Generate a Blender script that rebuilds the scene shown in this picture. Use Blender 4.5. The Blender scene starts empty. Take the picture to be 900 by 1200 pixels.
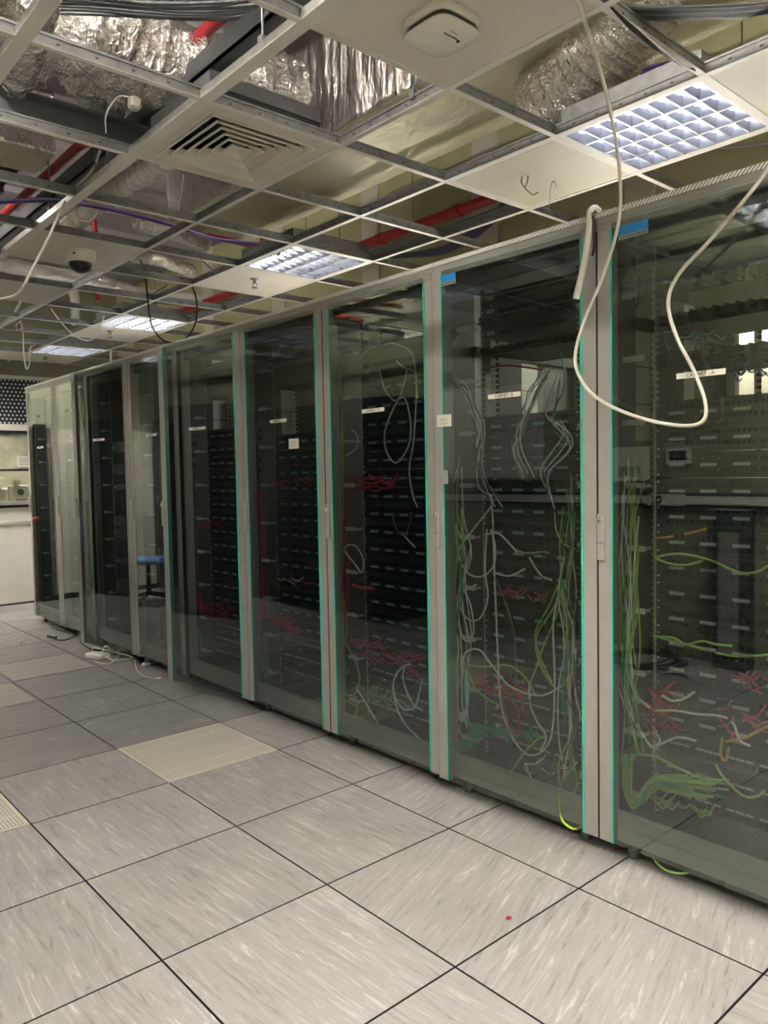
import bpy, math, random
from mathutils import Vector, Matrix
random.seed(7)
S = bpy.context.scene
COL = S.collection
PI = math.pi

# ------------------------------------------------------------------ camera
F, YAW, PITCH, ROLL = 902.11, 0.7212, -0.0521, -0.0188
CP = Vector((-1.5274, -3.8685, 1.405))
XR = 0.8455          # front plane of the cabinet doors
ZC = 2.706           # suspended ceiling
GX, GY = -0.157, -2.0055
cy_, sy_, cp_, sp_ = math.cos(YAW), math.sin(YAW), math.cos(PITCH), math.sin(PITCH)
fw = Vector((sy_*cp_, cy_*cp_, sp_)); r0 = Vector((cy_, -sy_, 0)); u0 = r0.cross(fw)
cr, sr = math.cos(ROLL), math.sin(ROLL)
rt = cr*r0 + sr*u0; up = -sr*r0 + cr*u0
cam = bpy.data.cameras.new('camera'); co = bpy.data.objects.new('camera', cam); COL.objects.link(co)
co.matrix_world = Matrix(((rt.x, up.x, -fw.x, CP.x), (rt.y, up.y, -fw.y, CP.y), (rt.z, up.z, -fw.z, CP.z), (0, 0, 0, 1)))
cam.sensor_fit = 'HORIZONTAL'; cam.sensor_width = 36; cam.lens = 36*F/900; cam.clip_start = .02
S.camera = co

def W(u, v, ax, val):
    """point of the place seen at photo pixel u,v on the real plane axis=val"""
    d = (u-450)/F*rt - (v-600)/F*up + fw
    return CP + d*((val-CP[ax])/d[ax])

# ------------------------------------------------------------------ materials
MATS = {}
def nm(name):
    m = bpy.data.materials.new(name); m.use_nodes = True; MATS[name] = m
    nt = m.node_tree
    return m, nt, nt.nodes['Principled BSDF']
def mat(name, col, rough=.5, metal=0., noise=.08, nscale=12., bump=0., bscale=60., spec=None, coat=0):
    m, nt, b = nm(name); N = nt.nodes; L = nt.links
    b.inputs['Roughness'].default_value = rough; b.inputs['Metallic'].default_value = metal
    if spec is not None: b.inputs['Specular IOR Level'].default_value = spec
    if coat: b.inputs['Coat Weight'].default_value = coat
    tc = N.new('ShaderNodeTexCoord')
    n = N.new('ShaderNodeTexNoise'); n.inputs['Scale'].default_value = nscale; n.inputs['Detail'].default_value = 5
    L.new(tc.outputs['Object'], n.inputs['Vector'])
    r = N.new('ShaderNodeValToRGB')
    r.color_ramp.elements[0].position = .3; r.color_ramp.elements[1].position = .7
    r.color_ramp.elements[0].color = tuple(c*(1-noise) for c in col)+(1,)
    r.color_ramp.elements[1].color = tuple(min(1, c*(1+noise)) for c in col)+(1,)
    L.new(n.outputs['Fac'], r.inputs['Fac']); L.new(r.outputs['Color'], b.inputs['Base Color'])
    if bump:
        n2 = N.new('ShaderNodeTexNoise'); n2.inputs['Scale'].default_value = bscale; n2.inputs['Detail'].default_value = 4
        L.new(tc.outputs['Object'], n2.inputs['Vector'])
        bp = N.new('ShaderNodeBump'); bp.inputs['Strength'].default_value = bump; bp.inputs['Distance'].default_value = .02
        L.new(n2.outputs['Fac'], bp.inputs['Height']); L.new(bp.outputs['Normal'], b.inputs['Normal'])
    return m
def foil(name, col, rough, scale, strength, stretch=(1, 1, 1)):
    m, nt, b = nm(name); N = nt.nodes; L = nt.links
    b.inputs['Metallic'].default_value = 1.0; b.inputs['Roughness'].default_value = rough
    b.inputs['Base Color'].default_value = col+(1,)
    tc = N.new('ShaderNodeTexCoord'); mp = N.new('ShaderNodeMapping'); mp.inputs['Scale'].default_value = stretch
    L.new(tc.outputs['Object'], mp.inputs['Vector'])
    v = N.new('ShaderNodeTexVoronoi'); v.inputs['Scale'].default_value = scale*1.4; v.feature = 'F1'
    n = N.new('ShaderNodeTexNoise'); n.inputs['Scale'].default_value = scale; n.inputs['Detail'].default_value = 6; n.inputs['Distortion'].default_value = 1.6
    L.new(mp.outputs['Vector'], n.inputs['Vector'])
    mx = N.new('ShaderNodeMixRGB'); mx.inputs['Fac'].default_value = .25
    L.new(mp.outputs['Vector'], mx.inputs['Color1']); L.new(n.outputs['Color'], mx.inputs['Color2'])
    L.new(mx.outputs['Color'], v.inputs['Vector'])
    ad = N.new('ShaderNodeMath'); ad.operation = 'ADD'
    L.new(n.outputs['Fac'], ad.inputs[0]); L.new(v.outputs['Distance'], ad.inputs[1])
    bp = N.new('ShaderNodeBump'); bp.inputs['Strength'].default_value = strength; bp.inputs['Distance'].default_value = .03
    L.new(ad.outputs[0], bp.inputs['Height']); L.new(bp.outputs['Normal'], b.inputs['Normal'])
    return m
def emis(name, col, s):
    m, nt, b = nm(name); b.inputs['Base Color'].default_value = (0.8, 0.8, 0.8, 1)
    b.inputs['Emission Color'].default_value = col+(1,); b.inputs['Emission Strength'].default_value = s
    return m
def glass(name, tint, refl=1.0):
    m = bpy.data.materials.new(name); m.use_nodes = True; MATS[name] = m
    nt = m.node_tree; N = nt.nodes; L = nt.links; N.clear()
    out = N.new('ShaderNodeOutputMaterial'); mix = N.new('ShaderNodeMixShader')
    tr = N.new('ShaderNodeBsdfTransparent'); tr.inputs['Color'].default_value = tint+(1,)
    gl = N.new('ShaderNodeBsdfGlossy'); gl.inputs['Roughness'].default_value = .004; gl.inputs['Color'].default_value = (.9, .96, .92, 1)
    lw = N.new('ShaderNodeLayerWeight'); lw.inputs['Blend'].default_value = .5
    pw = N.new('ShaderNodeMath'); pw.operation = 'POWER'; pw.inputs[1].default_value = 5
    ml = N.new('ShaderNodeMath'); ml.operation = 'MULTIPLY_ADD'; ml.inputs[1].default_value = .95; ml.inputs[2].default_value = .045*refl
    L.new(lw.outputs['Facing'], pw.inputs[0]); L.new(pw.outputs[0], ml.inputs[0])
    L.new(ml.outputs[0], mix.inputs['Fac']); L.new(tr.outputs[0], mix.inputs[1]); L.new(gl.outputs[0], mix.inputs[2])
    L.new(mix.outputs[0], out.inputs['Surface'])
    return m
def holes(name, col, hole, pitch, rad, rough=.5, axes=(0, 1), row=False, metal=0):
    """sheet with a regular pattern of punched holes"""
    m, nt, b = nm(name); N = nt.nodes; L = nt.links
    b.inputs['Roughness'].default_value = rough; b.inputs['Metallic'].default_value = metal
    tc = N.new('ShaderNodeTexCoord'); sp = N.new('ShaderNodeSeparateXYZ'); L.new(tc.outputs['Object'], sp.inputs[0])
    def mth(op, a, bb=None, c=None):
        n = N.new('ShaderNodeMath'); n.operation = op
        for i, x in enumerate((a, bb, c)):
            if x is None: continue
            if isinstance(x, (int, float)): n.inputs[i].default_value = x
            else: L.new(x, n.inputs[i])
        return n.outputs[0]
    a = mth('DIVIDE', sp.outputs[axes[0]], pitch[0]); c = mth('DIVIDE', sp.outputs[axes[1]], pitch[1])
    if row: a = mth('ADD', a, mth('MULTIPLY', mth('FLOOR', c), .5))
    fa = mth('SUBTRACT', mth('FRACT', a), .5); fc = mth('SUBTRACT', mth('FRACT', c), .5)
    d = mth('SQRT', mth('ADD', mth('MULTIPLY', fa, fa), mth('MULTIPLY', fc, fc)))
    h = mth('LESS_THAN', d, rad)
    mx = N.new('ShaderNodeMixRGB'); mx.inputs['Color1'].default_value = col+(1,); mx.inputs['Color2'].default_value = hole+(1,)
    L.new(h, mx.inputs['Fac']); L.new(mx.outputs['Color'], b.inputs['Base Color'])
    return m
def stripes(name, c1, c2, pitch, duty, slant):
    m, nt, b = nm(name); N = nt.nodes; L = nt.links
    tc = N.new('ShaderNodeTexCoord'); sp = N.new('ShaderNodeSeparateXYZ'); L.new(tc.outputs['Object'], sp.inputs[0])
    a = N.new('ShaderNodeMath'); a.operation = 'MULTIPLY_ADD'; a.inputs[1].default_value = slant
    L.new(sp.outputs[2], a.inputs[0]); L.new(sp.outputs[1], a.inputs[2])
    d = N.new('ShaderNodeMath'); d.operation = 'DIVIDE'; d.inputs[1].default_value = pitch; L.new(a.outputs[0], d.inputs[0])
    f = N.new('ShaderNodeMath'); f.operation = 'FRACT'; L.new(d.outputs[0], f.inputs[0])
    g = N.new('ShaderNodeMath'); g.operation = 'LESS_THAN'; g.inputs[1].default_value = duty; L.new(f.outputs[0], g.inputs[0])
    mx = N.new('ShaderNodeMixRGB'); mx.inputs['Color1'].default_value = c1+(1,); mx.inputs['Color2'].default_value = c2+(1,)
    L.new(g.outputs[0], mx.inputs['Fac']); L.new(mx.outputs['Color'], b.inputs['Base Color'])
    b.inputs['Roughness'].default_value = .4
    return m
def floor_mat():
    m, nt, b = nm('floor_tile'); N = nt.nodes; L = nt.links
    uv = N.new('ShaderNodeUVMap'); uv.uv_map = 'UVMap'
    at = N.new('ShaderNodeVertexColor'); at.layer_name = 'tone'
    mp = N.new('ShaderNodeMapping'); mp.inputs['Scale'].default_value = (2.6, 30, 1); L.new(uv.outputs[0], mp.inputs[0])
    n = N.new('ShaderNodeTexNoise'); n.inputs['Scale'].default_value = 1.5; n.inputs['Detail'].default_value = 12; n.inputs['Roughness'].default_value = .78; n.inputs['Distortion'].default_value = 1.1
    L.new(mp.outputs[0], n.inputs['Vector'])
    r = N.new('ShaderNodeValToRGB'); e = r.color_ramp.elements
    e[0].position = .22; e[0].color = (.10, .098, .092, 1); e[1].position = .78; e[1].color = (.66, .64, .61, 1)
    for p_, c in ((.37, (.215, .21, .205, 1)), (.44, (.315, .305, .295, 1)), (.56, (.35, .338, .325, 1)), (.61, (.48, .465, .44, 1))):
        k = e.new(p_); k.color = c
    np_ = N.new('ShaderNodeTexNoise'); np_.inputs['Scale'].default_value = 3.5; np_.inputs['Detail'].default_value = 4; L.new(uv.outputs[0], np_.inputs['Vector'])
    md = N.new('ShaderNodeMath'); md.operation = 'MULTIPLY_ADD'; md.inputs[1].default_value = .22; md.inputs[2].default_value = -.11; L.new(np_.outputs['Fac'], md.inputs[0])
    ad = N.new('ShaderNodeMath'); L.new(n.outputs['Fac'], ad.inputs[0]); L.new(md.outputs[0], ad.inputs[1])
    L.new(ad.outputs[0], r.inputs[0])
    n2 = N.new('ShaderNodeTexNoise'); n2.inputs['Scale'].default_value = 2.2; n2.inputs['Detail'].default_value = 3
    tc = N.new('ShaderNodeTexCoord'); L.new(tc.outputs['Object'], n2.inputs['Vector'])
    m2 = N.new('ShaderNodeMapRange'); m2.inputs[3].default_value = .86; m2.inputs[4].default_value = 1.12; L.new(n2.outputs['Fac'], m2.inputs[0])
    mx = N.new('ShaderNodeMixRGB'); mx.blend_type = 'MULTIPLY'; mx.inputs['Fac'].default_value = 1
    L.new(r.outputs[0], mx.inputs[1]); L.new(at.outputs[0], mx.inputs[2])
    mx2 = N.new('ShaderNodeMixRGB'); mx2.blend_type = 'MULTIPLY'; mx2.inputs['Fac'].default_value = 1
    L.new(mx.outputs[0], mx2.inputs[1]); L.new(m2.outputs[0], mx2.inputs[2])
    L.new(mx2.outputs[0], b.inputs['Base Color']); b.inputs['Roughness'].default_value = .42
    b.inputs['Specular IOR Level'].default_value = .35
    return m

M = MATS
mat('silver', (.40, .375, .345), .38, .25, .05, 20)
mat('cab_grey', (.33, .33, .305), .45, .2, .05, 9)
mat('cab_dark', (.055, .062, .06), .5, .1, .1, 9)
mat('seam', (.03, .03, .032), .7)
mat('black', (.008, .011, .013), .33, 0, .2, 30)
mat('black_matt', (.012, .013, .014), .7, 0, .2, 30)
mat('port', (.004, .012, .02), .25, 0, .2, 50)
mat('labelstrip', (.20, .33, .37), .4, 0, .1, 20)
mat('labelgrey', (.33, .35, .34), .45, 0, .1, 20)
mat('ringplate', (.40, .42, .39), .4, .0, .1, 20)
mat('white', (.72, .70, .64), .45, 0, .03, 8)
mat('tile_cream', (.74, .70, .60), .6, 0, .04, 3)
mat('tile_white', (.66, .62, .55), .55, 0, .03, 3)
mat('paper', (.78, .76, .66), .7, 0, .04, 8)
mat('ink', (.03, .03, .035), .6)
mat('blue', (.015, .22, .55), .4, 0, .06, 30)
mat('tee_white', (.70, .68, .62), .45, 0, .04, 10)
mat('galv', (.23, .235, .235), .45, .5, .18, 25)
mat('galv_dark', (.13, .135, .135), .5, .4, .15, 25)
mat('galv_bright', (.70, .70, .66), .28, .85, .15, 25)
mat('olive', (.40, .39, .215), .8, 0, .10, 2.5, .15, 12)
mat('plaster', (.55, .52, .43), .8, 0, .08, 5, .15, 20)
mat('cream_wall', (.52, .50, .38), .7, 0, .05, 3)
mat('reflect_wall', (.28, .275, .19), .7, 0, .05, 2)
mat('slab', (.42, .40, .41), .85, 0, .15, 3, .3, 10)
mat('beam', (.12, .125, .13), .5, .4, .12, 8)
mat('red', (.36, .018, .025), .35, 0, .08, 15)
mat('cable_red', (.42, .03, .06), .45)
mat('cable_green', (.04, .28, .17), .45)
mat('cable_lime', (.30, .46, .13), .45)
mat('cable_lime_bright', (.55, .80, .06), .4)
mat('cable_grey', (.64, .64, .59), .5)
mat('cable_white', (.70, .67, .58), .5)
mat('cable_blue', (.50, .64, .70), .5)
mat('cable_purple', (.07, .045, .20), .45)
mat('cable_lilac', (.33, .25, .60), .45)
mat('cable_black', (.012, .012, .013), .45)
mat('cable_orange', (.55, .28, .05), .45)
mat('cable_darkgrey', (.09, .095, .10), .4)
mat('glass_edge', (.02, .55, .40), .3, 0, .05, 20)
foil('foil_flex', (.93, .90, .87), .16, 13, .55)
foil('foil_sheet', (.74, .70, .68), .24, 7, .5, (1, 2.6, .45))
foil('foil_olive_reflect', (.50, .47, .34), .5, 5, .3, (1.4, .7, 1)); MATS['foil_olive_reflect'].node_tree.nodes['Principled BSDF'].inputs['Metallic'].default_value = .3  # olive that the foil reflects, put into the underside colour
foil('foil_bright', (.95, .93, .90), .18, 18, .4); MATS['foil_bright'].node_tree.nodes['Principled BSDF'].inputs['Metallic'].default_value = .6
emis('tube', (.90, .93, 1.0), 11)
emis('tube_added', (1.0, .92, .80), 105)
emis('tube_added_slab', (1.0, .93, .84), 100)
emis('tube_added_rear', (1.0, .93, .84), 40)
emis('tube_far', (1.0, .98, .95), 30)
emis('tube_dim', (.93, .96, 1.0), 9)
mat('louvre', (.30, .31, .35), .22, .6, .04, 20)
mat('reflector', (.42, .43, .48), .35, .2, .03, 20)
glass('door_glass', (.715, .745, .73), 2.2)
glass('clear_glass', (.9, .92, .88), 1)
holes('perf_tile', (.72, .69, .56), (.16, .15, .10), (.012, .012), .30)
holes('perf_floor', (.55, .53, .45), (.10, .09, .07), (.0135, .0135), .27)
holes('perf_floor_dark', (.40, .38, .34), (.10, .09, .08), (.018, .018), .26)
holes('mesh_far', (.018, .018, .02), (.75, .73, .66), (.043, .043), .25, axes=(0, 2), row=True)
holes('rail_holes', (.34, .34, .31), (.008, .008, .008), (.05, .0222), .40, axes=(1, 2))
holes('rail_white', (.80, .78, .70), (.01, .01, .01), (.06, .026), .36, axes=(1, 2))
stripes('vent_slots', (.93, .92, .88), (.20, .20, .19), .0135, .36, .9)
floor_mat()
mat('frosted', (.42, .41, .29), .6, 0, .25, 9)
mat('office_white', (.80, .78, .68), .5, 0, .03, 5)
mat('fabric_blue', (.10, .22, .45), .8)
mat('skirting', (.02, .02, .02), .5)
mat('copper', (.45, .2, .1), .4, .6)

# ------------------------------------------------------------------ mesh builder
class MB:
    def __init__(s): s.v = []; s.f = []; s.m = []; s.mats = []; s.sm = []
    def mi(s, m):
        if m not in s.mats: s.mats.append(m)
        return s.mats.index(m)
    def add(s, vs, fs, m='white', smooth=False):
        o = len(s.v); k = s.mi(m); s.v += [tuple(x) for x in vs]
        for f in fs: s.f.append(tuple(o+i for i in f)); s.m.append(k); s.sm.append(smooth)
        return s
    def box(s, a, b, m='white', rot=None, bev=0):
        x0, y0, z0 = [min(p, q) for p, q in zip(a, b)]; x1, y1, z1 = [max(p, q) for p, q in zip(a, b)]
        if bev:
            e = bev; vs = []
            for z, i in ((z0, e), (z0+e, 0), (z1-e, 0), (z1, e)):
                j = i
                vs += [(x0+j+e*(i == 0)*0, y0+j+e, z), (x0+j+e, y0+j, z), (x1-j-e, y0+j, z), (x1-j, y0+j+e, z), (x1-j, y1-j-e, z), (x1-j-e, y1-j, z), (x0+j+e, y1-j, z), (x0+j, y1-j-e, z)]
            fs = [tuple(range(7, -1, -1)), tuple(range(24, 32))]
            for L_ in range(3):
                for k in range(8): fs.append((L_*8+k, L_*8+(k+1) % 8, L_*8+8+(k+1) % 8, L_*8+8+k))
        else:
            vs = [(x, y, z) for z in (z0, z1) for x, y in ((x0, y0), (x1, y0), (x1, y1), (x0, y1))]
            fs = [(3, 2, 1, 0), (4, 5, 6, 7), (0, 1, 5, 4), (1, 2, 6, 5), (2, 3, 7, 6), (3, 0, 4, 7)]
        if rot: vs = [rot @ Vector(v) for v in vs]
        return s.add(vs, fs, m)
    def quad(s, vs, m): return s.add(vs, [tuple(range(len(vs)))], m)
    def cyl(s, p, q, r, m='white', n=12, r2=None, cap=True):
        p = Vector(p); q = Vector(q); d = (q-p).normalized(); a = d.orthogonal().normalized(); b = d.cross(a)
        r2 = r if r2 is None else r2
        vs = [p+(a*math.cos(2*PI*i/n)+b*math.sin(2*PI*i/n))*r for i in range(n)]+[q+(a*math.cos(2*PI*i/n)+b*math.sin(2*PI*i/n))*r2 for i in range(n)]
        s.add(vs, [(i, (i+1) % n, n+(i+1) % n, n+i) for i in range(n)], m, True)
        if cap: s.add(vs, [tuple(range(n-1, -1, -1)), tuple(range(n, 2*n))], m)
        return s
    def lathe(s, c, prof, m='white', n=20, axis='z', sq=0):
        c = Vector(c); vs = []
        for r, h in prof:
            for i in range(n):
                t = 2*PI*i/n; x, y = math.cos(t), math.sin(t)
                if sq:
                    k = (abs(x)**sq+abs(y)**sq)**(-1/sq); x *= k; y *= k
                vs.append(c+Vector((r*x, r*y, h)) if axis == 'z' else c+Vector((h, r*x, r*y)))
        fs = [(k*n+i, k*n+(i+1) % n, (k+1)*n+(i+1) % n, (k+1)*n+i) for k in range(len(prof)-1) for i in range(n)]
        s.add(vs, fs, m, True)
        s.add(vs[:n], [tuple(range(n-1, -1, -1))], m); s.add(vs[-n:], [tuple(range(n))], m)
        return s
    def tube(s, pts, r, m='white', n=6, sub=6, closed=False, rf=None):
        P = [Vector(p) for p in pts]; C = []
        if sub > 1 and len(P) > 2:
            k = len(P)
            rng = range(k if closed else k-1)
            for i in rng:
                p0 = P[(i-1) % k] if closed or i > 0 else P[0]*2-P[1]
                p1 = P[i]; p2 = P[(i+1) % k]
                p3 = P[(i+2) % k] if closed or i+2 < k else P[-1]*2-P[-2]
                for j in range(sub):
                    t = j/sub
                    C.append(.5*((2*p1)+(p2-p0)*t+(2*p0-5*p1+4*p2-p3)*t*t+(3*p1-p0-3*p2+p3)*t**3))
            if not closed: C.append(P[-1])
        else: C = P
        T = []
        for i in range(len(C)):
            a = C[i-1] if i or closed else C[0]; b = C[(i+1) % len(C)] if i+1 < len(C) or closed else C[-1]
            d = b-a; T.append(d.normalized() if d.length > 1e-9 else Vector((0, 0, 1)))
        nrm = T[0].orthogonal().normalized(); vs = []
        for i in range(len(C)):
            nrm = nrm-T[i]*nrm.dot(T[i])
            nrm = nrm.normalized() if nrm.length > 1e-6 else T[i].orthogonal().normalized()
            bn = T[i].cross(nrm)
            for j in range(n):
                t = 2*PI*j/n; rr = r if rf is None else r*rf(i/(len(C)-1), t)
                vs.append(C[i]+(nrm*math.cos(t)+bn*math.sin(t))*rr)
        k = len(C)
        s.add(vs, [(i*n+j, i*n+(j+1) % n, ((i+1) % k)*n+(j+1) % n, ((i+1) % k)*n+j) for i in range(k if closed else k-1) for j in range(n)], m, True)
        if not closed: s.add(vs[:n], [tuple(range(n-1, -1, -1))], m); s.add(vs[-n:], [tuple(range(n))], m)
        return s
    def mesh(s, name):
        me = bpy.data.meshes.new(name); me.from_pydata(s.v, [], s.f)
        for m in s.mats: me.materials.append(MATS[m])
        me.polygons.foreach_set('material_index', s.m); me.polygons.foreach_set('use_smooth', s.sm)
        me.update(); return me
    def build(s, name, parent=None, loc=None, centre=True):
        """link as one object; the origin goes to the base centre of the mesh unless told otherwise"""
        if centre and loc is None and s.v:
            c = Vector([(min(v[i] for v in s.v)+max(v[i] for v in s.v))/2 for i in range(2)]+[min(v[2] for v in s.v)])
            s.v = [tuple(Vector(v)-c) for v in s.v]; loc = c
        o = bpy.data.objects.new(name, s.mesh(name)); COL.objects.link(o)
        if parent: o.parent = parent
        if loc is not None: o.location = loc
        return o
def tag(o, label=None, cat=None, group=None, kind=None):
    if label: o['label'] = label
    if cat: o['category'] = cat
    if group: o['group'] = group
    if kind: o['kind'] = kind
    return o
def empty(name, loc=(0, 0, 0), rz=0):
    o = bpy.data.objects.new(name, None); COL.objects.link(o); o.location = loc; o.rotation_euler = (0, 0, rz); o.empty_display_size = .1
    return o
def struct(mb, name, centre=False): return tag(mb.build(name, centre=centre), kind='structure')
def kids(o): return [c for c in COL.objects if c.parent == o]
def copy_tree(o, parent=None):
    c = o.copy(); COL.objects.link(c)
    if parent: c.parent = parent
    for k in kids(o): copy_tree(k, c)
    return c
def text(s, size, m, parent=None, name='lettering', mtx=None, ext=.0004):
    cu = bpy.data.curves.new(name, 'FONT'); cu.body = s; cu.size = size; cu.extrude = ext; cu.align_x = 'CENTER'; cu.align_y = 'CENTER'
    t = bpy.data.objects.new('tmp', cu); COL.objects.link(t)
    dg = bpy.context.evaluated_depsgraph_get(); dg.update()
    me = bpy.data.meshes.new_from_object(t.evaluated_get(dg)); bpy.data.objects.remove(t)
    me.materials.clear(); me.materials.append(MATS[m])
    if mtx is not None: me.transform(mtx)
    o = bpy.data.objects.new(name, me); COL.objects.link(o); o.parent = parent
    return o
ORD = ['first', 'second', 'third', 'fourth', 'fifth', 'sixth', 'seventh', 'eighth', 'ninth', 'tenth', 'eleventh', 'twelfth', 'thirteenth', 'fourteenth', 'fifteenth', 'sixteenth', 'seventeenth', 'eighteenth', 'nineteenth', 'twentieth', 'twenty-first', 'twenty-second', 'twenty-third', 'twenty-fourth']

# ------------------------------------------------------------------ setting
XL, XB, YN, YF, ZS = -2.15, 2.5, -6.2, 5.3, 3.75
# floor: raised tiles with narrow dark joints, perforated ones are lift-out things
perf_cells = {(0, -1): 'perf_floor', (-2, -1): 'perf_floor', (0, 3): 'perf_floor_dark', (-1, 2): 'perf_floor_dark'}
b = MB(); tone = []; uvs = []
b.mi('floor_tile')
g = .0034
xdir = {(0, -4), (0, -5), (1, -4), (1, -3), (1, -5), (2, -4)}
rr = random.Random(3)
for i in range(-4, 5):
    for j in range(-11, 9):
        x0, y0 = .6*i, .6*j
        a, c = max(x0, XL), min(x0+.6, XB); d, e = max(y0, YN), min(y0+.6, YF)
        if c <= a or e <= d or (i, j) in perf_cells: continue
        b.quad([(a+g, d+g, 0), (c-g, d+g, 0), (c-g, e-g, 0), (a+g, e-g, 0)], 'floor_tile')
        gg = g
        for (p1, p2) in (((a+g, d+g), (c-g, d+g)), ((c-g, d+g), (c-g, e-g)), ((c-g, e-g), (a+g, e-g)), ((a+g, e-g), (a+g, d+g))):
            b.quad([(p1[0], p1[1], -.012), (p2[0], p2[1], -.012), (p2[0], p2[1], 0), (p1[0], p1[1], 0)], 'seam')
        t = rr.uniform(.93, 1.05)
        if j >= 0 and i <= 1: t *= .66            # the darker panels in the middle of the aisle
        if j >= 5: t *= 1.12
        ang = (0 if (i, j) in xdir else PI/2) if j < 0 else rr.choice((0, PI/2))
        ang += rr.uniform(-.08, .08) + (.25 if (i, j) in xdir else 0)
        ox, oy = rr.uniform(0, 50), rr.uniform(0, 50)
        for k, (px, py) in enumerate(((a, d), (c, d), (c, e), (a, e))):
            uvs.append((px*math.cos(ang)+py*math.sin(ang)+ox, -px*math.sin(ang)+py*math.cos(ang)+oy)); tone.append(t)
        for k in range(16): uvs.append((0, 0)); tone.append(1)
b.quad([(XL, YN, -.012), (XB, YN, -.012), (XB, YF, -.012), (XL, YF, -.012)], 'seam')
for k in range(4): uvs.append((0, 0)); tone.append(1)
fo = struct(b, 'floor'); me = fo.data
me.uv_layers.new(name='UVMap'); me.color_attributes.new('tone', 'FLOAT_COLOR', 'CORNER'); ul = me.uv_layers['UVMap']; ca = me.color_attributes['tone']
for k in range(len(uvs)):
    ul.data[k].uv = uvs[k]; ca.data[k].color = (tone[k],)*3+(1,)
for (i, j), mt in perf_cells.items():
    mb = MB(); x0, y0 = .6*i, .6*j
    mb.box((x0+.003, y0+.003, -.0118), (x0+.597, y0+.597, .0005), 'plaster' if mt == 'perf_floor' else 'galv')
    # punched field, in bands between plain ribs
    n = 5
    for k in range(n):
        w = .56/n
        mb.box((x0+.02, y0+.02+k*w+.004, .0005), (x0+.58, y0+.02+(k+1)*w-.004, .0012), mt)
    L_ = {(0, -1): 'cream perforated floor panel in the aisle in front of the third and fourth cabinets', (-2, -1): 'cream perforated floor panel cut by the left edge of the photo',
          (0, 3): 'dull slotted floor panel near the far end of the aisle', (-1, 2): 'dull perforated floor panel at the far left of the aisle'}[(i, j)]
    tag(mb.build('perforated_floor_panel', centre=True), L_, 'floor panel', 'perforated floor panels')

b = MB(); b.box((XL-.1, YN-.1, ZS), (XB+.1, YF+1.6, ZS+.1), 'slab')
for y in [YN+.6*k for k in range(1, 22)]: b.box((XL, y, ZS-.05), (XB, y+.07, ZS), 'slab')
struct(b, 'ceiling')
b = MB(); b.box((XB, YN, ZC), (XB+.1, YF, ZS), 'olive'); b.box((XB, YN, -.05), (XB+.1, YF, ZC), 'cream_wall'); struct(b, 'wall_back')
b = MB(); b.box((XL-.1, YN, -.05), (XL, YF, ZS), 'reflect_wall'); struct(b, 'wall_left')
b = MB(); b.box((XL-.1, YN-.1, -.05), (XB+.1, YN, ZS), 'cream_wall'); struct(b, 'wall_near')
b = MB()
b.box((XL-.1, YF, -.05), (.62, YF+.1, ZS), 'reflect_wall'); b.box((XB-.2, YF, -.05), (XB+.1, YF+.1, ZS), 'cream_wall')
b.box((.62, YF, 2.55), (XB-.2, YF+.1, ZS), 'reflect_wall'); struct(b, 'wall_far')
# plaster strips on the olive wall
for n, (y0, y1) in enumerate(((.70, .90), (-.50, -.28), (-1.62, -1.44), (2.0, 2.2), (-2.75, -2.55), (3.3, 3.5))):
    b = MB(); b.box((XB-.02, y0, ZC+.02), (XB, y1, ZS), 'plaster')
    b.box((XB-.026, y0-.015, ZC+.3), (XB-.002, y1+.01, ZC+.42), 'plaster'); struct(b, 'trim_%d' % (n+1))

# far end: glazed partition (direct view past the end of the cabinets)
xa, xb = .62, XB-.2
w = empty('window_1', (1.2, YF, 1.1)); tag(w, kind='structure')
def rel(mb, name, par): 
    mb.v = [tuple(Vector(v)-par.location) for v in mb.v]; return mb.build(name, par, centre=False)
b = MB(); b.box((xa, YF-.02, 2.51), (xb, YF+.06, 2.55), 'office_white'); b.box((xa, YF-.02, 1.94), (xb, YF+.06, 2.01), 'office_white')
b.box((xa, YF-.01, 1.905), (xb, YF+.05, 1.94), 'black_matt'); b.box((xa, YF-.02, 1.49), (xb, YF+.05, 1.515), 'black_matt')
b.box((xa, YF-.06, 1.115), (xb, YF+.06, 1.155), 'cab_grey'); b.box((xa, YF-.02, 1.085), (xb, YF+.06, 1.115), 'black_matt')
b.box((.62, YF-.015, 1.1), (.66, YF+.055, 2.51), 'office_white')
rel(b, 'window_frame', w)
b = MB(); b.box((xa, YF+.0, 2.01), (xb, YF+.02, 2.51), 'mesh_far'); rel(b, 'mesh_panel', w)
b = MB(); b.box((xa, YF+.01, 1.515), (xb, YF+.02, 1.905), 'frosted'); rel(b, 'frosted_pane', w)
b = MB(); b.box((xa, YF+.02, 1.155), (xb, YF+.026, 1.49), 'clear_glass'); rel(b, 'pane', w)
b = MB(); b.box((xa, YF-.01, .93), (xb, YF+.06, 1.085), 'office_white'); b.box((xa, YF-.03, .90), (xb, YF+.06, .93), 'plaster')
b.box((xa, YF-.01, .02), (xb, YF+.06, .90), 'office_white'); rel(b, 'lower_panel', w)
b = MB(); b.box((.62, YF-.012, 0), (xb, YF, .02), 'skirting'); struct(b, 'baseboard_far')
# notice on the frosted pane
b = MB(); b.box((1.10, YF-.001, 1.535), (1.30, YF+.009, 1.655), 'paper')
for k in range(4): b.box((1.115, YF-.002, 1.63-k*.022), (1.27-.02*(k % 2), YF+.0, 1.634-k*.022), 'ink')
tag(b.build('paper_notice'), 'small white notice with table of text taped to frosted pane at the far end', 'notice')
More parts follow.
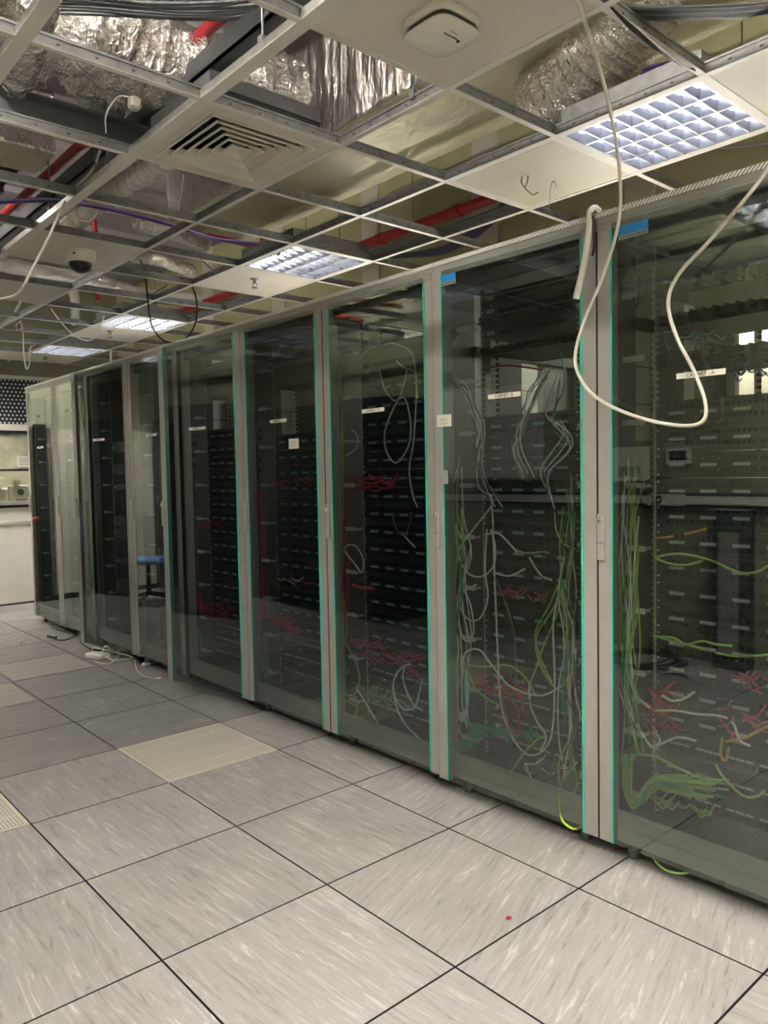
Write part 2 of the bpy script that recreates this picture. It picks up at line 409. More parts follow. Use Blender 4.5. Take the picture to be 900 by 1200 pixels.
# room behind the window: shelf, pipe and wall gear
b = MB(); b.box((xa-.3, YF+1.4, -.05), (XB+.1, YF+1.5, ZS), 'cream_wall'); b.box((xa-.4, YF+.1, -.05), (xa-.3, YF+1.5, ZS), 'cream_wall'); b.box((xa-.3, YF+.1, -.06), (XB, YF+1.4, -.001), 'plaster'); struct(b, 'wall_beyond')
b = MB(); b.cyl((.7, YF+.5, 1.28), (XB-.05, YF+.5, 1.28), .02, 'office_white', 10)
for x in (.9, 1.3, 1.7): b.box((x, YF+.49, 1.26), (x+.03, YF+1.395, 1.30), 'office_white')
tag(b.build('pipe'), 'white horizontal pipe seen through the clear pane at the far end', 'pipe')
b = MB(); b.box((1.10, YF+.3, 1.0), (1.30, YF+.45, 1.33), 'white', bev=.012); b.cyl((1.2, YF+.3, 1.25), (1.2, YF+.27, 1.25), .035, 'cable_darkgrey', 14)
b.box((1.13, YF+.29, 1.33), (1.20, YF+.4, 1.39), 'white'); b.box((1.15, YF+.296, 1.12), (1.26, YF+.30, 1.17), 'cab_grey')
b.box((1.12, YF+.3, 0), (1.28, YF+.44, 1.0), 'white'); tag(b.build('wall_device'), 'white control device standing behind the clear pane at the far end', 'device')
b = MB(); b.box((.86, YF+.4, 0), (1.03, YF+.6, 1.36), 'white', bev=.01); b.box((.88, YF+.39, 1.40), (1.06, YF+.6, 1.43), 'tile_cream'); b.box((.95, YF+.45, 1.36), (.99, YF+.5, 1.40), 'galv')
b.box((.885, YF+.395, 1.0), (1.0, YF+.40, 1.3), 'cab_grey')
tag(b.build('printer_stand'), 'pale stand with a tray on top behind the clear pane at the far end', 'stand')

# opposite side of the aisle (seen in the door glass)
d = empty('door_1', (-.45, YF, 0)); tag(d, kind='structure')
b = MB(); b.box((-.05, -.035, .06), (.68, -.002, 1.97), 'tile_white', bev=.004); b.build('door_leaf', d, centre=False)
b = MB(); b.box((-.53, -.035, .06), (-.06, -.002, 1.97), 'tile_white', bev=.004); b.build('side_leaf', d, centre=False)
b = MB(); b.box((-.53, -.04, 0), (.72, -.002, .055), 'skirting'); b.box((-.53, -.04, 1.972), (.72, -.002, 2.0), 'cab_grey'); b.build('door_frame', d, centre=False)
b = MB(); b.cyl((.02, -.035, 1.0), (.02, -.08, 1.0), .012, 'galv'); b.box((.01, -.09, .99), (.14, -.075, 1.01), 'galv'); b.build('door_handle', d, centre=False)
b = MB(); b.box((.28, YF-.05, 0), (.42, YF, 2.02), 'black_matt', bev=.005); struct(b, 'trim_7')  # black box standing in for a dark vertical opening
b = MB(); b.box((-1.32, YF-.3, 0), (-1.0, YF-.004, 2.12), 'cab_dark', bev=.02); b.box((-1.28, YF-.306, .4), (-1.07, YF-.3, 1.9), 'black'); b.box((-1.05, YF-.31, 1.0), (-1.03, YF-.3, 1.2), 'galv')
tag(b.build('metal_locker'), 'tall dark metal locker mirrored in the far cabinet doors', 'locker')
# white double cupboard on left wall
c = empty('wall_cupboard', (XL+.14, .35, 1.33)); tag(c, 'grey two-door wall cupboard mirrored in the second cabinet door from the right', 'cupboard')
b = MB(); b.box((-.14, -.5, 0), (0, .85, .78), 'cab_grey'); b.build('body', c, centre=False)
for y0, y1 in ((-.495, .472), (.478, .845)):
    b = MB(); b.box((0, y0, .004), (.018, y1, .776), 'tile_white', bev=.003); b.build('cupboard_door', c, centre=False)
    b = MB(); yy = y1-.03 if y0 < 0 else y0+.02
    b.box((.018, yy, .02), (.026, yy+.012, .04), 'black'); b.build('hinge', c, centre=False)
b = MB(); b.box((XL, -3.6, 1.13), (XL+.07, 2.2, 1.19), 'white'); b.box((XL, -3.6, 1.19), (XL+.05, 2.2, 1.215), 'cab_dark'); b.box((XL, -3.6, 1.105), (XL+.05, 2.2, 1.13), 'cab_dark')
tag(b.build('cable_trunking'), 'pale horizontal dado trunking along the opposite wall mirrored in the doors', 'trunking')
b = MB(); b.box((XL, -.82, 1.30), (XL+.09, -.56, 1.56), 'office_white', bev=.006); b.box((XL+.09, -.79, 1.33), (XL+.092, -.60, 1.41), 'cab_grey')
tag(b.build('electrical_box'), 'square white electrical box with grey lower plate mirrored in the nearest door', 'electrical box')
b = MB(); b.box((XL, -1.15, 1.42), (XL+.03, -.96, 1.535), 'white', bev=.006); b.box((XL+.03, -1.12, 1.45), (XL+.033, -.99, 1.52), 'black'); b.box((XL+.033, -1.075, 1.47), (XL+.034, -1.03, 1.50), 'cable_darkgrey')
tag(b.build('thermostat'), 'white wall thermostat with dark screen mirrored in the nearest door', 'thermostat')
s_ = empty('power_socket', (XL+.07, -.94, 1.16)); tag(s_, 'white power socket with black plug and looped lead mirrored in the nearest door', 'socket')
b = MB(); b.box((0, -.20, -.043), (.012, .10, .043), 'white', bev=.003); b.build('face_plate', s_, centre=False)
b = MB(); b.box((.012, -.02, -.025), (.045, .03, .03), 'black', bev=.004); b.tube([(.04, 0, -.02), (.05, .03, -.08), (.05, .12, -.02), (.05, .14, .08), (.05, .06, .15), (.04, -.1, .16)], .005, 'cable_black'); b.build('plug', s_, centre=False)
b = MB(); b.box((XL, -1.60, 0), (XL+.16, -1.38, 1.10), 'cab_dark', bev=.006); b.box((XL+.02, -1.62, 1.10), (XL+.17, -1.36, 1.103), 'cab_grey'); b.box((XL+.16, -1.56, .1), (XL+.166, -1.42, .95), 'cab_grey')
tag(b.build('floor_pedestal'), 'narrow dark grey upright pedestal against the opposite wall, mirrored in nearest door', 'pedestal')
b = MB()
for k in range(5):
    pts = [(-1.82+(.22+.02*k)*math.cos(t)+.02*math.sin(k*5), -.98+(.26-.02*k)*math.sin(t)+.03*math.cos(k*3), .007+.008*k) for t in [2*PI*q/10 for q in range(10)]]
    b.tube(pts, .006, 'cable_black', closed=True, n=6)
b.tube([(-1.60, -.98, .01), (-1.52, -1.15, .01), (-1.62, -1.32, .01), (-1.58, -1.42, .01)], .006, 'cable_black')
tag(b.build('cable_coil'), 'loose coil of black cable lying on the floor by the opposite wall', 'cable')
# office chair and extinguisher mirrored far down the aisle
ch = empty('office_chair', (-.42, 4.25, 0), .5); tag(ch, 'office chair with blue seat mirrored in the far cabinet doors', 'chair')
b = MB(); b.lathe((0, 0, .44), [(.05, 0), (.23, .01), (.25, .03), (.24, .06), (.1, .075)], 'fabric_blue', 20, sq=3.5); b.build('seat', ch, centre=False)
b = MB(); b.tube([(-.1, 0, .44), (-.26, 0, .46), (-.3, 0, .6), (-.28, 0, .9)], .018, 'black_matt', 8); b.build('back_post', ch, centre=False)
b = MB(); b.box((-.30, -.2, .62), (-.25, .2, 1.0), 'fabric_blue', bev=.02); b.build('backrest', ch, centre=False)
b = MB(); b.cyl((0, 0, .1), (0, 0, .44), .025, 'black_matt'); b.build('column', ch, centre=False)
for k in range(5):
    b = MB(); a = 2*PI*k/5; b.cyl((0, 0, .11), (.26*math.cos(a), .26*math.sin(a), .07), .022, 'black_matt', 8, .014); b.build('leg', ch, centre=False)
    b = MB(); b.cyl((.26*math.cos(a)-.02, .26*math.sin(a), .028), (.26*math.cos(a)+.02, .26*math.sin(a), .028), .028, 'black_matt', 12); b.build('castor', ch, centre=False)
for q in range(5):  # row added so the middle door glass reflects something dark
    y0 = 1.40+.7*q; e = empty('added_dark_cabinet', (XL+.02, y0, 0)); tag(e, 'added tall black cabinet on the opposite wall, %s of five, mirrored in the doors' % ORD[q], 'cabinet', 'added black cabinets on the opposite wall')
    b = MB(); b.box((0, .004, .06), (.72, .694, 2.1), 'black_matt', bev=.008); b.box((.03, .03, 0), (.69, .67, .06), 'skirting'); b.build('body', e, centre=False)
    b = MB(); b.box((.72, .012, .08), (.745, .688, 2.08), 'black', bev=.004); d_ = b.build('door', e, centre=False)
    b = MB(); b.box((.745, .04, 1.0), (.76, .06, 1.2), 'cab_dark', bev=.003); b.build('handle', d_, centre=False)

# ------------------------------------------------------------------ ceiling grid
xs = {-4: None}
grid = empty('ceiling_grid', (0, 0, ZC)); tag(grid, 'white and galvanised metal grid of the suspended ceiling, many cells open', 'ceiling grid')
YG0 = YN
for j in range(-3, 4):
    x = GX+.6*j; b = MB(); wide = j in (-1, 0)
    w_ = .024 if wide else .012
    b.box((x-w_, YG0, -.0), (x+w_, YF, .002), 'tee_white')
    b.box((x-.002, YG0, .002), (x+.002, YF, .04), 'galv'); b.box((x-.006, YG0, .036), (x+.006, YF, .044), 'galv')
    if wide:
        b.box((x-.020, YG0, .002), (x-.016, YF, .03), 'galv_bright'); b.box((x+.014, YG0, .002), (x+.018, YF, .03), 'galv_bright')
        b.box((x-.020, YG0, .029), (x-.004, YF, .033), 'galv_bright')
    y = YG0+.1
    while y < YF:                                   # punched slots in web
        b.box((x-.0026, y, .018), (x+.0026, y+.012, .024), 'seam'); y += .1
    b.build('main_runner', grid, centre=False)
for i in range(2, -13, -1):
    y = GY-.6*i; b = MB()
    b.box((XL, y-.012, .0005), (XB, y+.012, .0018), 'tee_white'); b.box((XL, y-.002, .0018), (XB, y+.002, .042), 'galv'); b.box((XL, y-.006, .036), (XB, y+.006, .044), 'galv')
    xx = XL+.05
    while xx < XB: b.box((xx, y-.0026, .018), (xx+.01, y+.0026, .023), 'seam'); xx += .12
    b.build('cross_tee', grid, centre=False)
# hangers: thin rods up to slab
for k, (u, v) in enumerate(((40, 200), (22, 250), (268, 50), (60, 190), (640, 245), (420, 100))):
    p = W(u, v, 2, ZC); xg = GX+.6*round((p.x-GX)/.6)
    b = MB(); b.cyl((xg, p.y, ZC+.035), (xg, p.y, ZS), .004, 'galv', 8); b.box((xg-.012, p.y-.012, ZC+.03), (xg+.012, p.y+.012, ZC+.06), 'galv')
    tag(b.build('hanger_rod'), 'thin galvanised rod holding up the ceiling grid', 'hanger rod', 'ceiling grid hangers')
def cell(i0, j): return GX+.6*j, GY-.6*i0        # corner of a cell: x0..x0+.6, y0..y0+.6 (i0 = larger i)
def tile(i, j, m='tile_white'):
    x, y = cell(i, j); mb = MB()
    mb.box((x+.005, y+.005, ZC+.0022), (x+.595, y+.595, ZC+.016), m, bev=.002)
    return mb, x, y
# plain tiles
for (i, j, mt, lb) in ((1, 0, 'tile_white', 'large white metal ceiling tile carrying the square detector, nearest the camera'),
                   (1+1, 2, 'tile_cream', 'cream ceiling tile at the top right beyond the nearest light'),
                   (-4, 0, 'tile_white', 'white ceiling tile carrying the dome camera'),
                   (-6, 0, 'tile_white', 'white ceiling tile behind the one with the dome camera'),
                   (-4, 2, 'tile_cream', 'cream ceiling tile with a sprinkler beside the second light'),
                   (-8, 2, 'tile_cream', 'cream ceiling tile with a sprinkler beside the third light'),
                   (-11, 2, 'tile_cream', 'cream ceiling tile with a sprinkler beside the farthest light'),
                   (-11, 1, 'tile_cream', 'cream ceiling tile in the far corner left of the farthest light')):
    mb, x, y = tile(i, j, mt)
    tag(mb.build('ceiling_tile'), lb, 'ceiling tile', 'solid ceiling tiles')
mb, x, y = tile(-0, 2, 'tile_cream')
mb.box((x+.03, y+.03, ZC+.0012), (x+.57, y+.57, ZC+.0022), 'perf_tile')
tag(mb.build('perforated_ceiling_tile'), 'perforated cream ceiling tile with wire ends poking through, left of nearest light', 'ceiling tile')
# wire ends through the perforated tile
def wires(path_list, r, m, name, label, cat, group=None):
    b = MB()
    for pts in path_list: b.tube(pts, r, m, 6, 5)
    return tag(b.build(name), label, cat, group)
def near(u, v, z): return W(u, v, 2, z)
p1 = near(612, 208, ZC)
wires([[near(612, 207, ZC+.004), near(611, 213, 2.67), near(615, 220, 2.655), near(624, 228, 2.65), near(631, 225, 2.66)], [near(619, 205, ZC+.004), near(618, 213, 2.67), near(615, 220, 2.656)]], .0028, 'cable_black', 'wire_end', 'small forked dark wire end hanging from the perforated ceiling tile', 'wire')
wires([[near(653, 220, ZC+.004), near(650, 213, 2.695), near(646, 216, 2.69), near(644, 232, 2.67), near(643, 248, 2.66)]], .002, 'cable_darkgrey', 'wire_end', 'thin straight hooked wire dangling from the perforated ceiling tile', 'wire')

# diffuser
x, y = cell(-1, 0)
dif = empty('air_diffuser', (x+.3, y+.3, ZC)); tag(dif, 'square white four-way louvred air diffuser in the ceiling grid', 'air diffuser')
b = MB(); h = .295; k = .235
for s1 in (-1, 1):
    b.box((-h, s1*k, .001), (h, s1*h, .012), 'tile_white'); b.box((s1*k, -k, .001), (s1*h, k, .012), 'tile_white')
b.box((-.24, -.24, .09), (.24, .24, .095), 'black_matt')
for s1 in (-1, 1): b.box((-.24, s1*.24, .012), (.24, s1*.244, .095), 'black_matt'); b.box((s1*.24, -.24, .012), (s1*.244, .24, .095), 'black_matt')
b.build('frame', dif, centre=False)
for q in range(6):
    r_ = .228-.037*q; b = MB(); ri = r_-.022; z0, z1 = -.004, .026
    A = [(-r_, -r_), (r_, -r_), (r_, r_), (-r_, r_)]; B_ = [(-ri, -ri), (ri, -ri), (ri, ri), (-ri, ri)]
    vs = [(a[0], a[1], z0) for a in A]+[(a[0], a[1], z1) for a in B_]+[(a[0]*.985, a[1]*.985, z0) for a in A]+[(a[0]*.96, a[1]*.96, z1) for a in B_]
    fs = []
    for t in range(4):
        n_ = (t+1) % 4; fs += [(t, n_, 4+n_, 4+t), (8+t, 12+t, 12+n_, 8+n_), (t, 8+t, 8+n_, n_), (4+t, 4+n_, 12+n_, 12+t)]
    b.add(vs, fs, 'tile_white')
    for s1 in (-1, 1): b.box((-r_, s1*r_, z0-.001), (r_, s1*(r_+.004), z0+.006), 'white'); b.box((s1*r_, -r_, z0-.001), (s1*(r_+.004), r_, z0+.006), 'white')
    if q == 5: b.box((-ri, -ri, .02), (ri, ri, .026), 'tile_white')
    b.build('louvre_ring', dif, centre=False)
b = MB(); b.box((-.245, -.245, .097), (.245, .245, .15), 'beam'); b.build('plenum_box', dif, centre=False)

# lights
def make_light(tube):
    t = empty('ceiling_light')
    b = MB()
    for s1 in (-1, 1):
        b.box((-.295, s1*.272, .001), (.295, s1*.295, .012), 'tee_white'); b.box((s1*.272, -.272, .001), (s1*.295, .272, .012), 'tee_white')
    b.build('frame', t, centre=False)
    b = MB(); b.box((-.28, -.28, .095), (.28, .28, .10), 'reflector')
    b.box((-.2815, -.2815, .1002), (.2815, .2815, .103), 'galv')
    for s1 in (-1, 1): b.box((-.2815, s1*.2802, .012), (.2815, s1*.283, .103), 'galv'); b.box((s1*.2802, -.2815, .012), (s1*.283, .2815, .103), 'galv')
    for s1 in (-1, 1): b.box((-.28, s1*.276, .012), (.28, s1*.28, .095), 'reflector'); b.box((s1*.276, -.28, .012), (s1*.28, .28, .095), 'reflector')
    b.build('housing', t, centre=False)
    for q in range(4):
        xx = -.2025+.135*q; b = MB(); b.cyl((xx, -.262, .062), (xx, .262, .062), .011, tube, 10); b.build('tube', t, centre=False)
    b = MB()
    for q in range(5):                      # lengthwise blades, V section
        xx = -.27+.135*q
        b.add([(xx-.004, -.27, .002), (xx+.004, -.27, .002), (xx+.014, -.27, .045), (xx-.014, -.27, .045), (xx-.004, .27, .002), (xx+.004, .27, .002), (xx+.014, .27, .045), (xx-.014, .27, .045)],
              [(0, 1, 5, 4), (1, 2, 6, 5), (3, 0, 4, 7), (2, 3, 7, 6)], 'louvre')
    b.build('lengthwise_louvre', t, centre=False)
    b = MB()
    for q in range(9):
        yy = -.27+.0675*q
        for c4 in range(4):                # cross blades dip in the middle of each cell
            xx = -.27+.135*c4; vs = []
            for e_ in range(7):
                f_ = e_/6; dz = .030*4*f_*(1-f_)
                for (dy, zz) in ((-.003, .003+dz*.0), (.003, .003), (.012, .045-dz*.5), (-.012, .045-dz*.5)): vs.append((xx+.135*f_, yy+dy, zz))
            fs = [(e_*4+a, e_*4+(a+1) % 4, e_*4+4+(a+1) % 4, e_*4+4+a) for e_ in range(6) for a in range(4)]
            b.add(vs, fs, 'louvre')
    b.build('cross_louvre', t, centre=False)
    return t
L_on = make_light('tube'); first = True
L_far = make_light('tube_far')
spots = [(1, 2, 'nearest louvred ceiling light, large at the top right'), (-3, 2, 'second louvred ceiling light, above the third and fourth cabinets'), (-7, 2, 'third louvred ceiling light along the cabinet row'), (-10, 2, 'farthest louvred ceiling light at the end of the cabinet row'),
         ]
for i, j, lb in spots:
    o = L_on if first else L_far if i == -7 else copy_tree(L_far) if i == -10 else copy_tree(L_on); first = False
    x, y = cell(i, j); o.location = (x+.3, y+.3, ZC); tag(o, lb, 'ceiling light', 'louvred ceiling lights')
L_added = make_light('tube_added'); first = True  # fixtures added out of view to brighten the aisle and far end
for i, j, lb in ((1, -2, 'added louvred ceiling light over the near end of the aisle'), (3, -1, 'added louvred ceiling light over the aisle beside the camera'), (5, -2, 'added louvred ceiling light over the aisle behind the camera'), (5, 1, 'added louvred ceiling light above the near room end'), (-10, -1, 'added louvred ceiling light over the far end of the aisle, first'), (-11, 0, 'added louvred ceiling light closest to the far white door')):
    o = L_added if first else copy_tree(L_added); first = False
    x, y = cell(i, j); o.location = (x+.3, y+.3, ZC); tag(o, lb, 'ceiling light', 'louvred ceiling lights')
L_off = make_light('tube_dim'); first = True
for i, j, lb in ((-3, -2, 'dim louvred ceiling light mirrored in the third door from the right'), (-7, -2, 'dim louvred ceiling light mirrored in the fourth door from the right')):
    o = L_off if first else copy_tree(L_off); first = False
    x, y = cell(i, j); o.location = (x+.3, y+.3, ZC); tag(o, lb, 'ceiling light', 'louvred ceiling lights')
o = copy_tree(L_added); o.location = (1.3, YF+.65, 2.6); tag(o, 'added louvred light in the room behind the far window', 'ceiling light', 'louvred ceiling lights')  # lamp added to brighten the view through the pane

# unseen bare battens added to light the plenum and the cabinet backs
for (x, y, lb) in ((-1.3, -1.9, 'added bare fluorescent batten on the slab above the near aisle'), (.3, -4.6, 'added bare fluorescent batten on the slab behind the camera'), (-1.4, 2.2, 'added bare fluorescent batten on the slab above the far aisle'), (2.3, -1.9, 'added bare fluorescent batten behind the second cabinet'), (2.3, .4, 'added bare fluorescent batten behind the fourth cabinet')):
    t = empty('added_batten', (x, y, ZS-.14 if x < 2 else 2.15)); tag(t, lb, 'ceiling light', 'added bare battens')
    b = MB(); b.box((-.03, -.62, .0), (.03, .62, .09), 'white', bev=.006)
    if x < 2: b.box((-.02, -.4, .09), (.02, -.36, .139), 'white'); b.box((-.02, .36, .09), (.02, .4, .139), 'white')
    else: b.box((.03, -.4, .02), (.199, -.36, .06), 'white'); b.box((.03, .36, .02), (.199, .4, .06), 'white')
    b.build('batten_body', t, centre=False)
    b = MB(); b.cyl((0, -.58, -.025), (0, .58, -.025), .014, 'tube_added_slab' if x < 2 else 'tube_added_rear', 12); b.build('tube', t, centre=False)
    for yy in (-.6, .59):
        b = MB(); b.box((-.014, yy, -.04), (.014, yy+.02, 0), 'white'); b.build('tube_holder', t, centre=False)

# detector on near tile
dt = empty('wireless_detector', (.135, -2.27, ZC+.002)); tag(dt, 'rounded square white detector with a small printed mark under the near ceiling tile', 'detector')
b = MB(); b.lathe((0, 0, 0), [(.086, 0), (.090, -.006), (.090, -.026), (.086, -.028)], 'white', 32, sq=5); b.build('base', dt, centre=False)
b = MB(); b.lathe((0, 0, 0), [(.082, -.027), (.082, -.030), (.082, -.046)], 'cab_dark', 32, sq=5); b.build('shadow_gap', dt, centre=False)
b = MB(); b.lathe((0, 0, 0), [(.088, -.043), (.092, -.046), (.088, -.051), (.06, -.062), (.02, -.067), (.001, -.067)], 'white', 36, sq=4.6); b.build('cover', dt, centre=False)
b = MB(); b.lathe((.03, -.035, -.0655), [(.0001, .003), (.006, .003), (.006, -.001), (.0001, -.001)], 'ink', 12)
for q in range(3): b.box((-.03+.01*q, -.042-.0+.0*q, -.0665), (-.024+.01*q, -.038, -.064), 'ink')
b.box((.0, -.042, -.0665), (.02, -.0385, -.0635), 'ink'); b.box((-.02, -.056, -.063), (.01, -.0545, -.0605), 'ink'); b.build('printed_mark', dt, centre=False)

# dome camera
dc = empty('dome_camera', (.16, .67, ZC+.002)); tag(dc, 'white dome security camera with black dome on a white ceiling tile', 'security camera')
b = MB(); b.lathe((0, 0, 0), [(.088, 0), (.09, -.01), (.082, -.055), (.07, -.066)], 'white', 28); b.build('housing', dc, centre=False)
b = MB(); b.lathe((0, 0, 0), [(.066, -.064)]+[(.064*math.cos(t), -.066-.056*math.sin(t)) for t in [k*PI/16 for k in range(8)]]+[(.002, -.122)], 'black', 28); b.build('dome', dc, centre=False)
b = MB(); b.cyl((-.055, -.062, -.03), (-.058, -.066, -.03), .007, 'ink', 10); b.build('badge', dc, centre=False)

# sprinklers
for k, ((x, y, z), lb) in enumerate((((1.29, .60, ZC+.002), 'small brass sprinkler head under the cream tile by the second light'), ((1.25, 2.95, ZC+.002), 'small sprinkler head under the cream tile by the third light'), ((1.28, 4.80, ZC+.002), 'small sprinkler head under the cream tile by the farthest light'), ((.02, 1.95, ZC+.002), 'small sprinkler head under the second white tile at the left'))):
    s_ = empty('sprinkler', (x, y, z)); tag(s_, lb, 'sprinkler', 'ceiling sprinkler heads')
    b = MB(); b.lathe((0, 0, 0), [(.03, 0), (.028, -.005), (.012, -.008), (.01, -.03)], 'galv', 14); b.build('rosette', s_, centre=False)
    b = MB(); b.tube([(.01, 0, -.025), (.018, 0, -.04), (.004, 0, -.055)], .003, 'galv'); b.tube([(-.01, 0, -.025), (-.018, 0, -.04), (-.004, 0, -.055)], .003, 'galv'); b.lathe((0, 0, -.058), [(.022, 0), (.022, -.003), (.004, -.004)], 'galv', 14); b.build('deflector', s_, centre=False)

# ------------------------------------------------------------------ plenum: ducts, pipes, cables
def crinkle(sd, amp=.09, freq=7):
    rn = random.Random(sd); ph = [rn.uniform(0, 6.28) for _ in range(8)]
    def f(s, t):
        v = 1+.035*math.sin(s*90+ph[0]+.8*math.sin(3*t+s*9))+.03*math.sin(s*151+2*t+ph[1])
        v += amp*.5*math.sin(3*t+freq*s*3+ph[2])*math.sin(s*freq*4+ph[3])+amp*.4*math.sin(7*t+ph[4]+s*40)*math.sin(s*33+ph[5])
        return v+rn.uniform(-.022, .022)
    return f
def flex(pts, r, sd, label, m='foil_flex', group='silver foil ducts above the ceiling grid', amp=.09, n=26, sub=22):
    b = MB(); b.tube(pts, r, m, n, sub, rf=crinkle(sd, amp)); return tag(b.build('flexible_duct'), label, 'duct', group)
# long rectangular foil clad duct
def wrinkled_box(x0, x1, y0, y1, z0, z1, mside, mbot, amp, sd, ny=120, nz=14, nx=8):
    """box running along Y with slightly crumpled cladding"""
    rn = random.Random(sd); b = MB()
    ring = [(x0, z0+(z1-z0)*k/nz) for k in range(nz, 0, -1)]+[(x0+(x1-x0)*k/nx, z0) for k in range(nx)]+[(x1, z0+(z1-z0)*k/nz) for k in range(nz)]+[(x1-(x1-x0)*k/nx, z1) for k in range(nx)]
    nr = len(ring); vs = []
    for s in range(ny+1):
        y = y0+(y1-y0)*s/ny
        fold = math.sin(s*.9)+math.sin(s*1.7+1)
        for k, (x, z) in enumerate(ring):
            side = k < nz
            a = amp*(fold*.5*(1 if side else .15)+rn.uniform(-.6, .6))
            nx_, nz_ = (-1, 0) if k < nz else ((0, -1) if k < nz+nx else ((1, 0) if k < 2*nz+nx else (0, 1)))
            vs.append((x+nx_*a, y, z+nz_*a))
    fs1 = []; fs2 = []
    for s in range(ny):
        for k in range(nr):
            q = (s*nr+k, s*nr+(k+1) % nr, (s+1)*nr+(k+1) % nr, (s+1)*nr+k)
            (fs2 if nz <= k < nz+nx else fs1).append(q)
    fs1 += [tuple(range(nr)), tuple(range(ny*nr+nr-1, ny*nr-1, -1))]
    b.add(vs, fs1, mside, True); b.v_off = 0
    o = len(b.v)-len(vs); k_ = b.mi(mbot)
    for f in fs2: b.f.append(tuple(o+i for i in f)); b.m.append(k_); b.sm.append(True)
    return b
xd0, xd1 = W(495, 100, 2, 3.05).x, W(590, 150, 2, 3.05).x
b = wrinkled_box(xd0-.02, xd1, -3.3, .9, 3.05, 3.55, 'foil_sheet', 'foil_olive_reflect', .006, 4)
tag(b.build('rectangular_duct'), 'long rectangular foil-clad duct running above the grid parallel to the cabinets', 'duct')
b = wrinkled_box(-.9, .0, 0, 1, 3.0, 3.3, 'foil_sheet', 'foil_olive_reflect', .004, 9)
for k, v in enumerate(b.v):                        # turn it so that it runs along X
    x, y, z = v; b.v[k] = (-1.6+1.45*y, .10+(-x)*.35, z)
tag(b.build('rectangular_duct'), 'short foil-clad box duct at the top left crossing the aisle', 'duct')
flex([W(-60, 40, 2, 3.15), W(20, 40, 2, 3.15), W(90, 30, 2, 3.16), W(160, 62, 2, 3.14), W(220, 82, 2, 3.12), W(290, 100, 2, 3.10), W(340, 118, 2, 3.1)], .17, 1, 'fat crinkled silver flexible duct sweeping across the top left', amp=.12)
flex([W(120, 10, 2, 3.2), W(90, 60, 2, 3.2), W(110, 95, 2, 3.12), W(150, 112, 2, 3.08)], .11, 2, 'short crumpled silver duct joining the fat one at the top left')
flex([W(40, -20, 2, 3.0), W(30, 30, 2, 3.0), W(15, 85, 2, 3.0), W(-10, 130, 2, 3.0)], .085, 3, 'narrow ribbed silver duct dropping along the left edge of the photo')
flex([W(780, -40, 2, 3.2), W(735, 20, 2, 3.1), W(690, 78, 2, 3.0), W(640, 128, 2, 2.93)], .165, 5, 'fat shiny crinkled flexible duct left of the nearest ceiling light', amp=.08, n=36, sub=40)
flex([W(-30, 300, 2, 2.95), W(40, 318, 2, 2.95), W(110, 330, 2, 2.95), W(170, 346, 2, 2.95), W(235, 352, 2, 2.95)], .06, 6, 'slim silver duct crossing behind the dome camera tile', 'foil_bright', amp=.05, n=18, sub=20)
flex([W(84, 335, 2, 2.95), W(88, 352, 2, 2.93), W(88, 378, 2, 2.80)], .04, 7, 'short silver duct drop hanging below the slim duct', 'foil_bright', n=14, sub=10)
flex([W(195, 185, 2, 2.85), W(160, 208, 2, 2.86), W(120, 235, 2, 2.87), W(75, 270, 2, 2.88)], .055, 8, 'ribbed bright silver duct running beside the wide grid runner', 'foil_bright', amp=.05, n=16, sub=24)
flex([W(160, 258, 2, 3.0), W(195, 268, 2, 3.0), W(240, 285, 2, 3.0)], .06, 10, 'crumpled silver duct end below the long rectangular duct', 'foil_flex', n=18)
flex([W(150, 300, 2, 2.95), W(185, 303, 2, 2.95), W(225, 318, 2, 2.97)], .05, 11, 'small crumpled silver duct to the right of the dome camera', 'foil_flex', n=16)
# plenum furniture
def thing(b, name, label, cat, group=None): return tag(b.build(name), label, cat, group)
b = MB()
pa = W(300, 80, 2, 2.9); b.box((pa.x-.06, YN+.5, 2.98), (pa.x+.06, 2.2, 2.99), 'beam'); b.box((pa.x-.06, YN+.5, 2.98), (pa.x-.05, 2.2, 3.06), 'beam'); b.box((pa.x+.05, YN+.5, 2.98), (pa.x+.06, 2.2, 3.06), 'beam')
thing(b, 'support_channel', 'dark steel channel running above the wide grid runner', 'channel', 'dark steel channels')
b = MB(); pb = W(330, 40, 2, 3.0)
b.box((XL, -.56, 2.86), (.55, -.50, 2.93), 'beam'); b.box((XL, -.60, 2.93), (.55, -.46, 2.94), 'beam')
thing(b, 'support_channel', 'dark steel channel crossing the aisle behind the diffuser', 'channel', 'dark steel channels')
b = MB(); b.box((XL+.01, .85, 3.28), (.0, 1.5, 3.69), 'black_matt'); b.box((XL, .80, 3.24), (.0, .86, 3.30), 'tile_white'); b.box((XL, 1.5, 3.24), (.0, 1.56, 3.30), 'beam')
thing(b, 'air_handling_unit', 'dark box unit with a white lip above the grid at the left edge', 'unit')
b = MB()
for k in range(7): b.box((-1.3+.1*k, -.9, 3.5), (-1.28+.1*k, .2, 3.52), 'black_matt')
b.box((-1.4, -.9, 3.52), (-.5, .2, 3.56), 'galv'); thing(b, 'slatted_tray', 'grey slatted tray under the slab at the top left', 'tray')
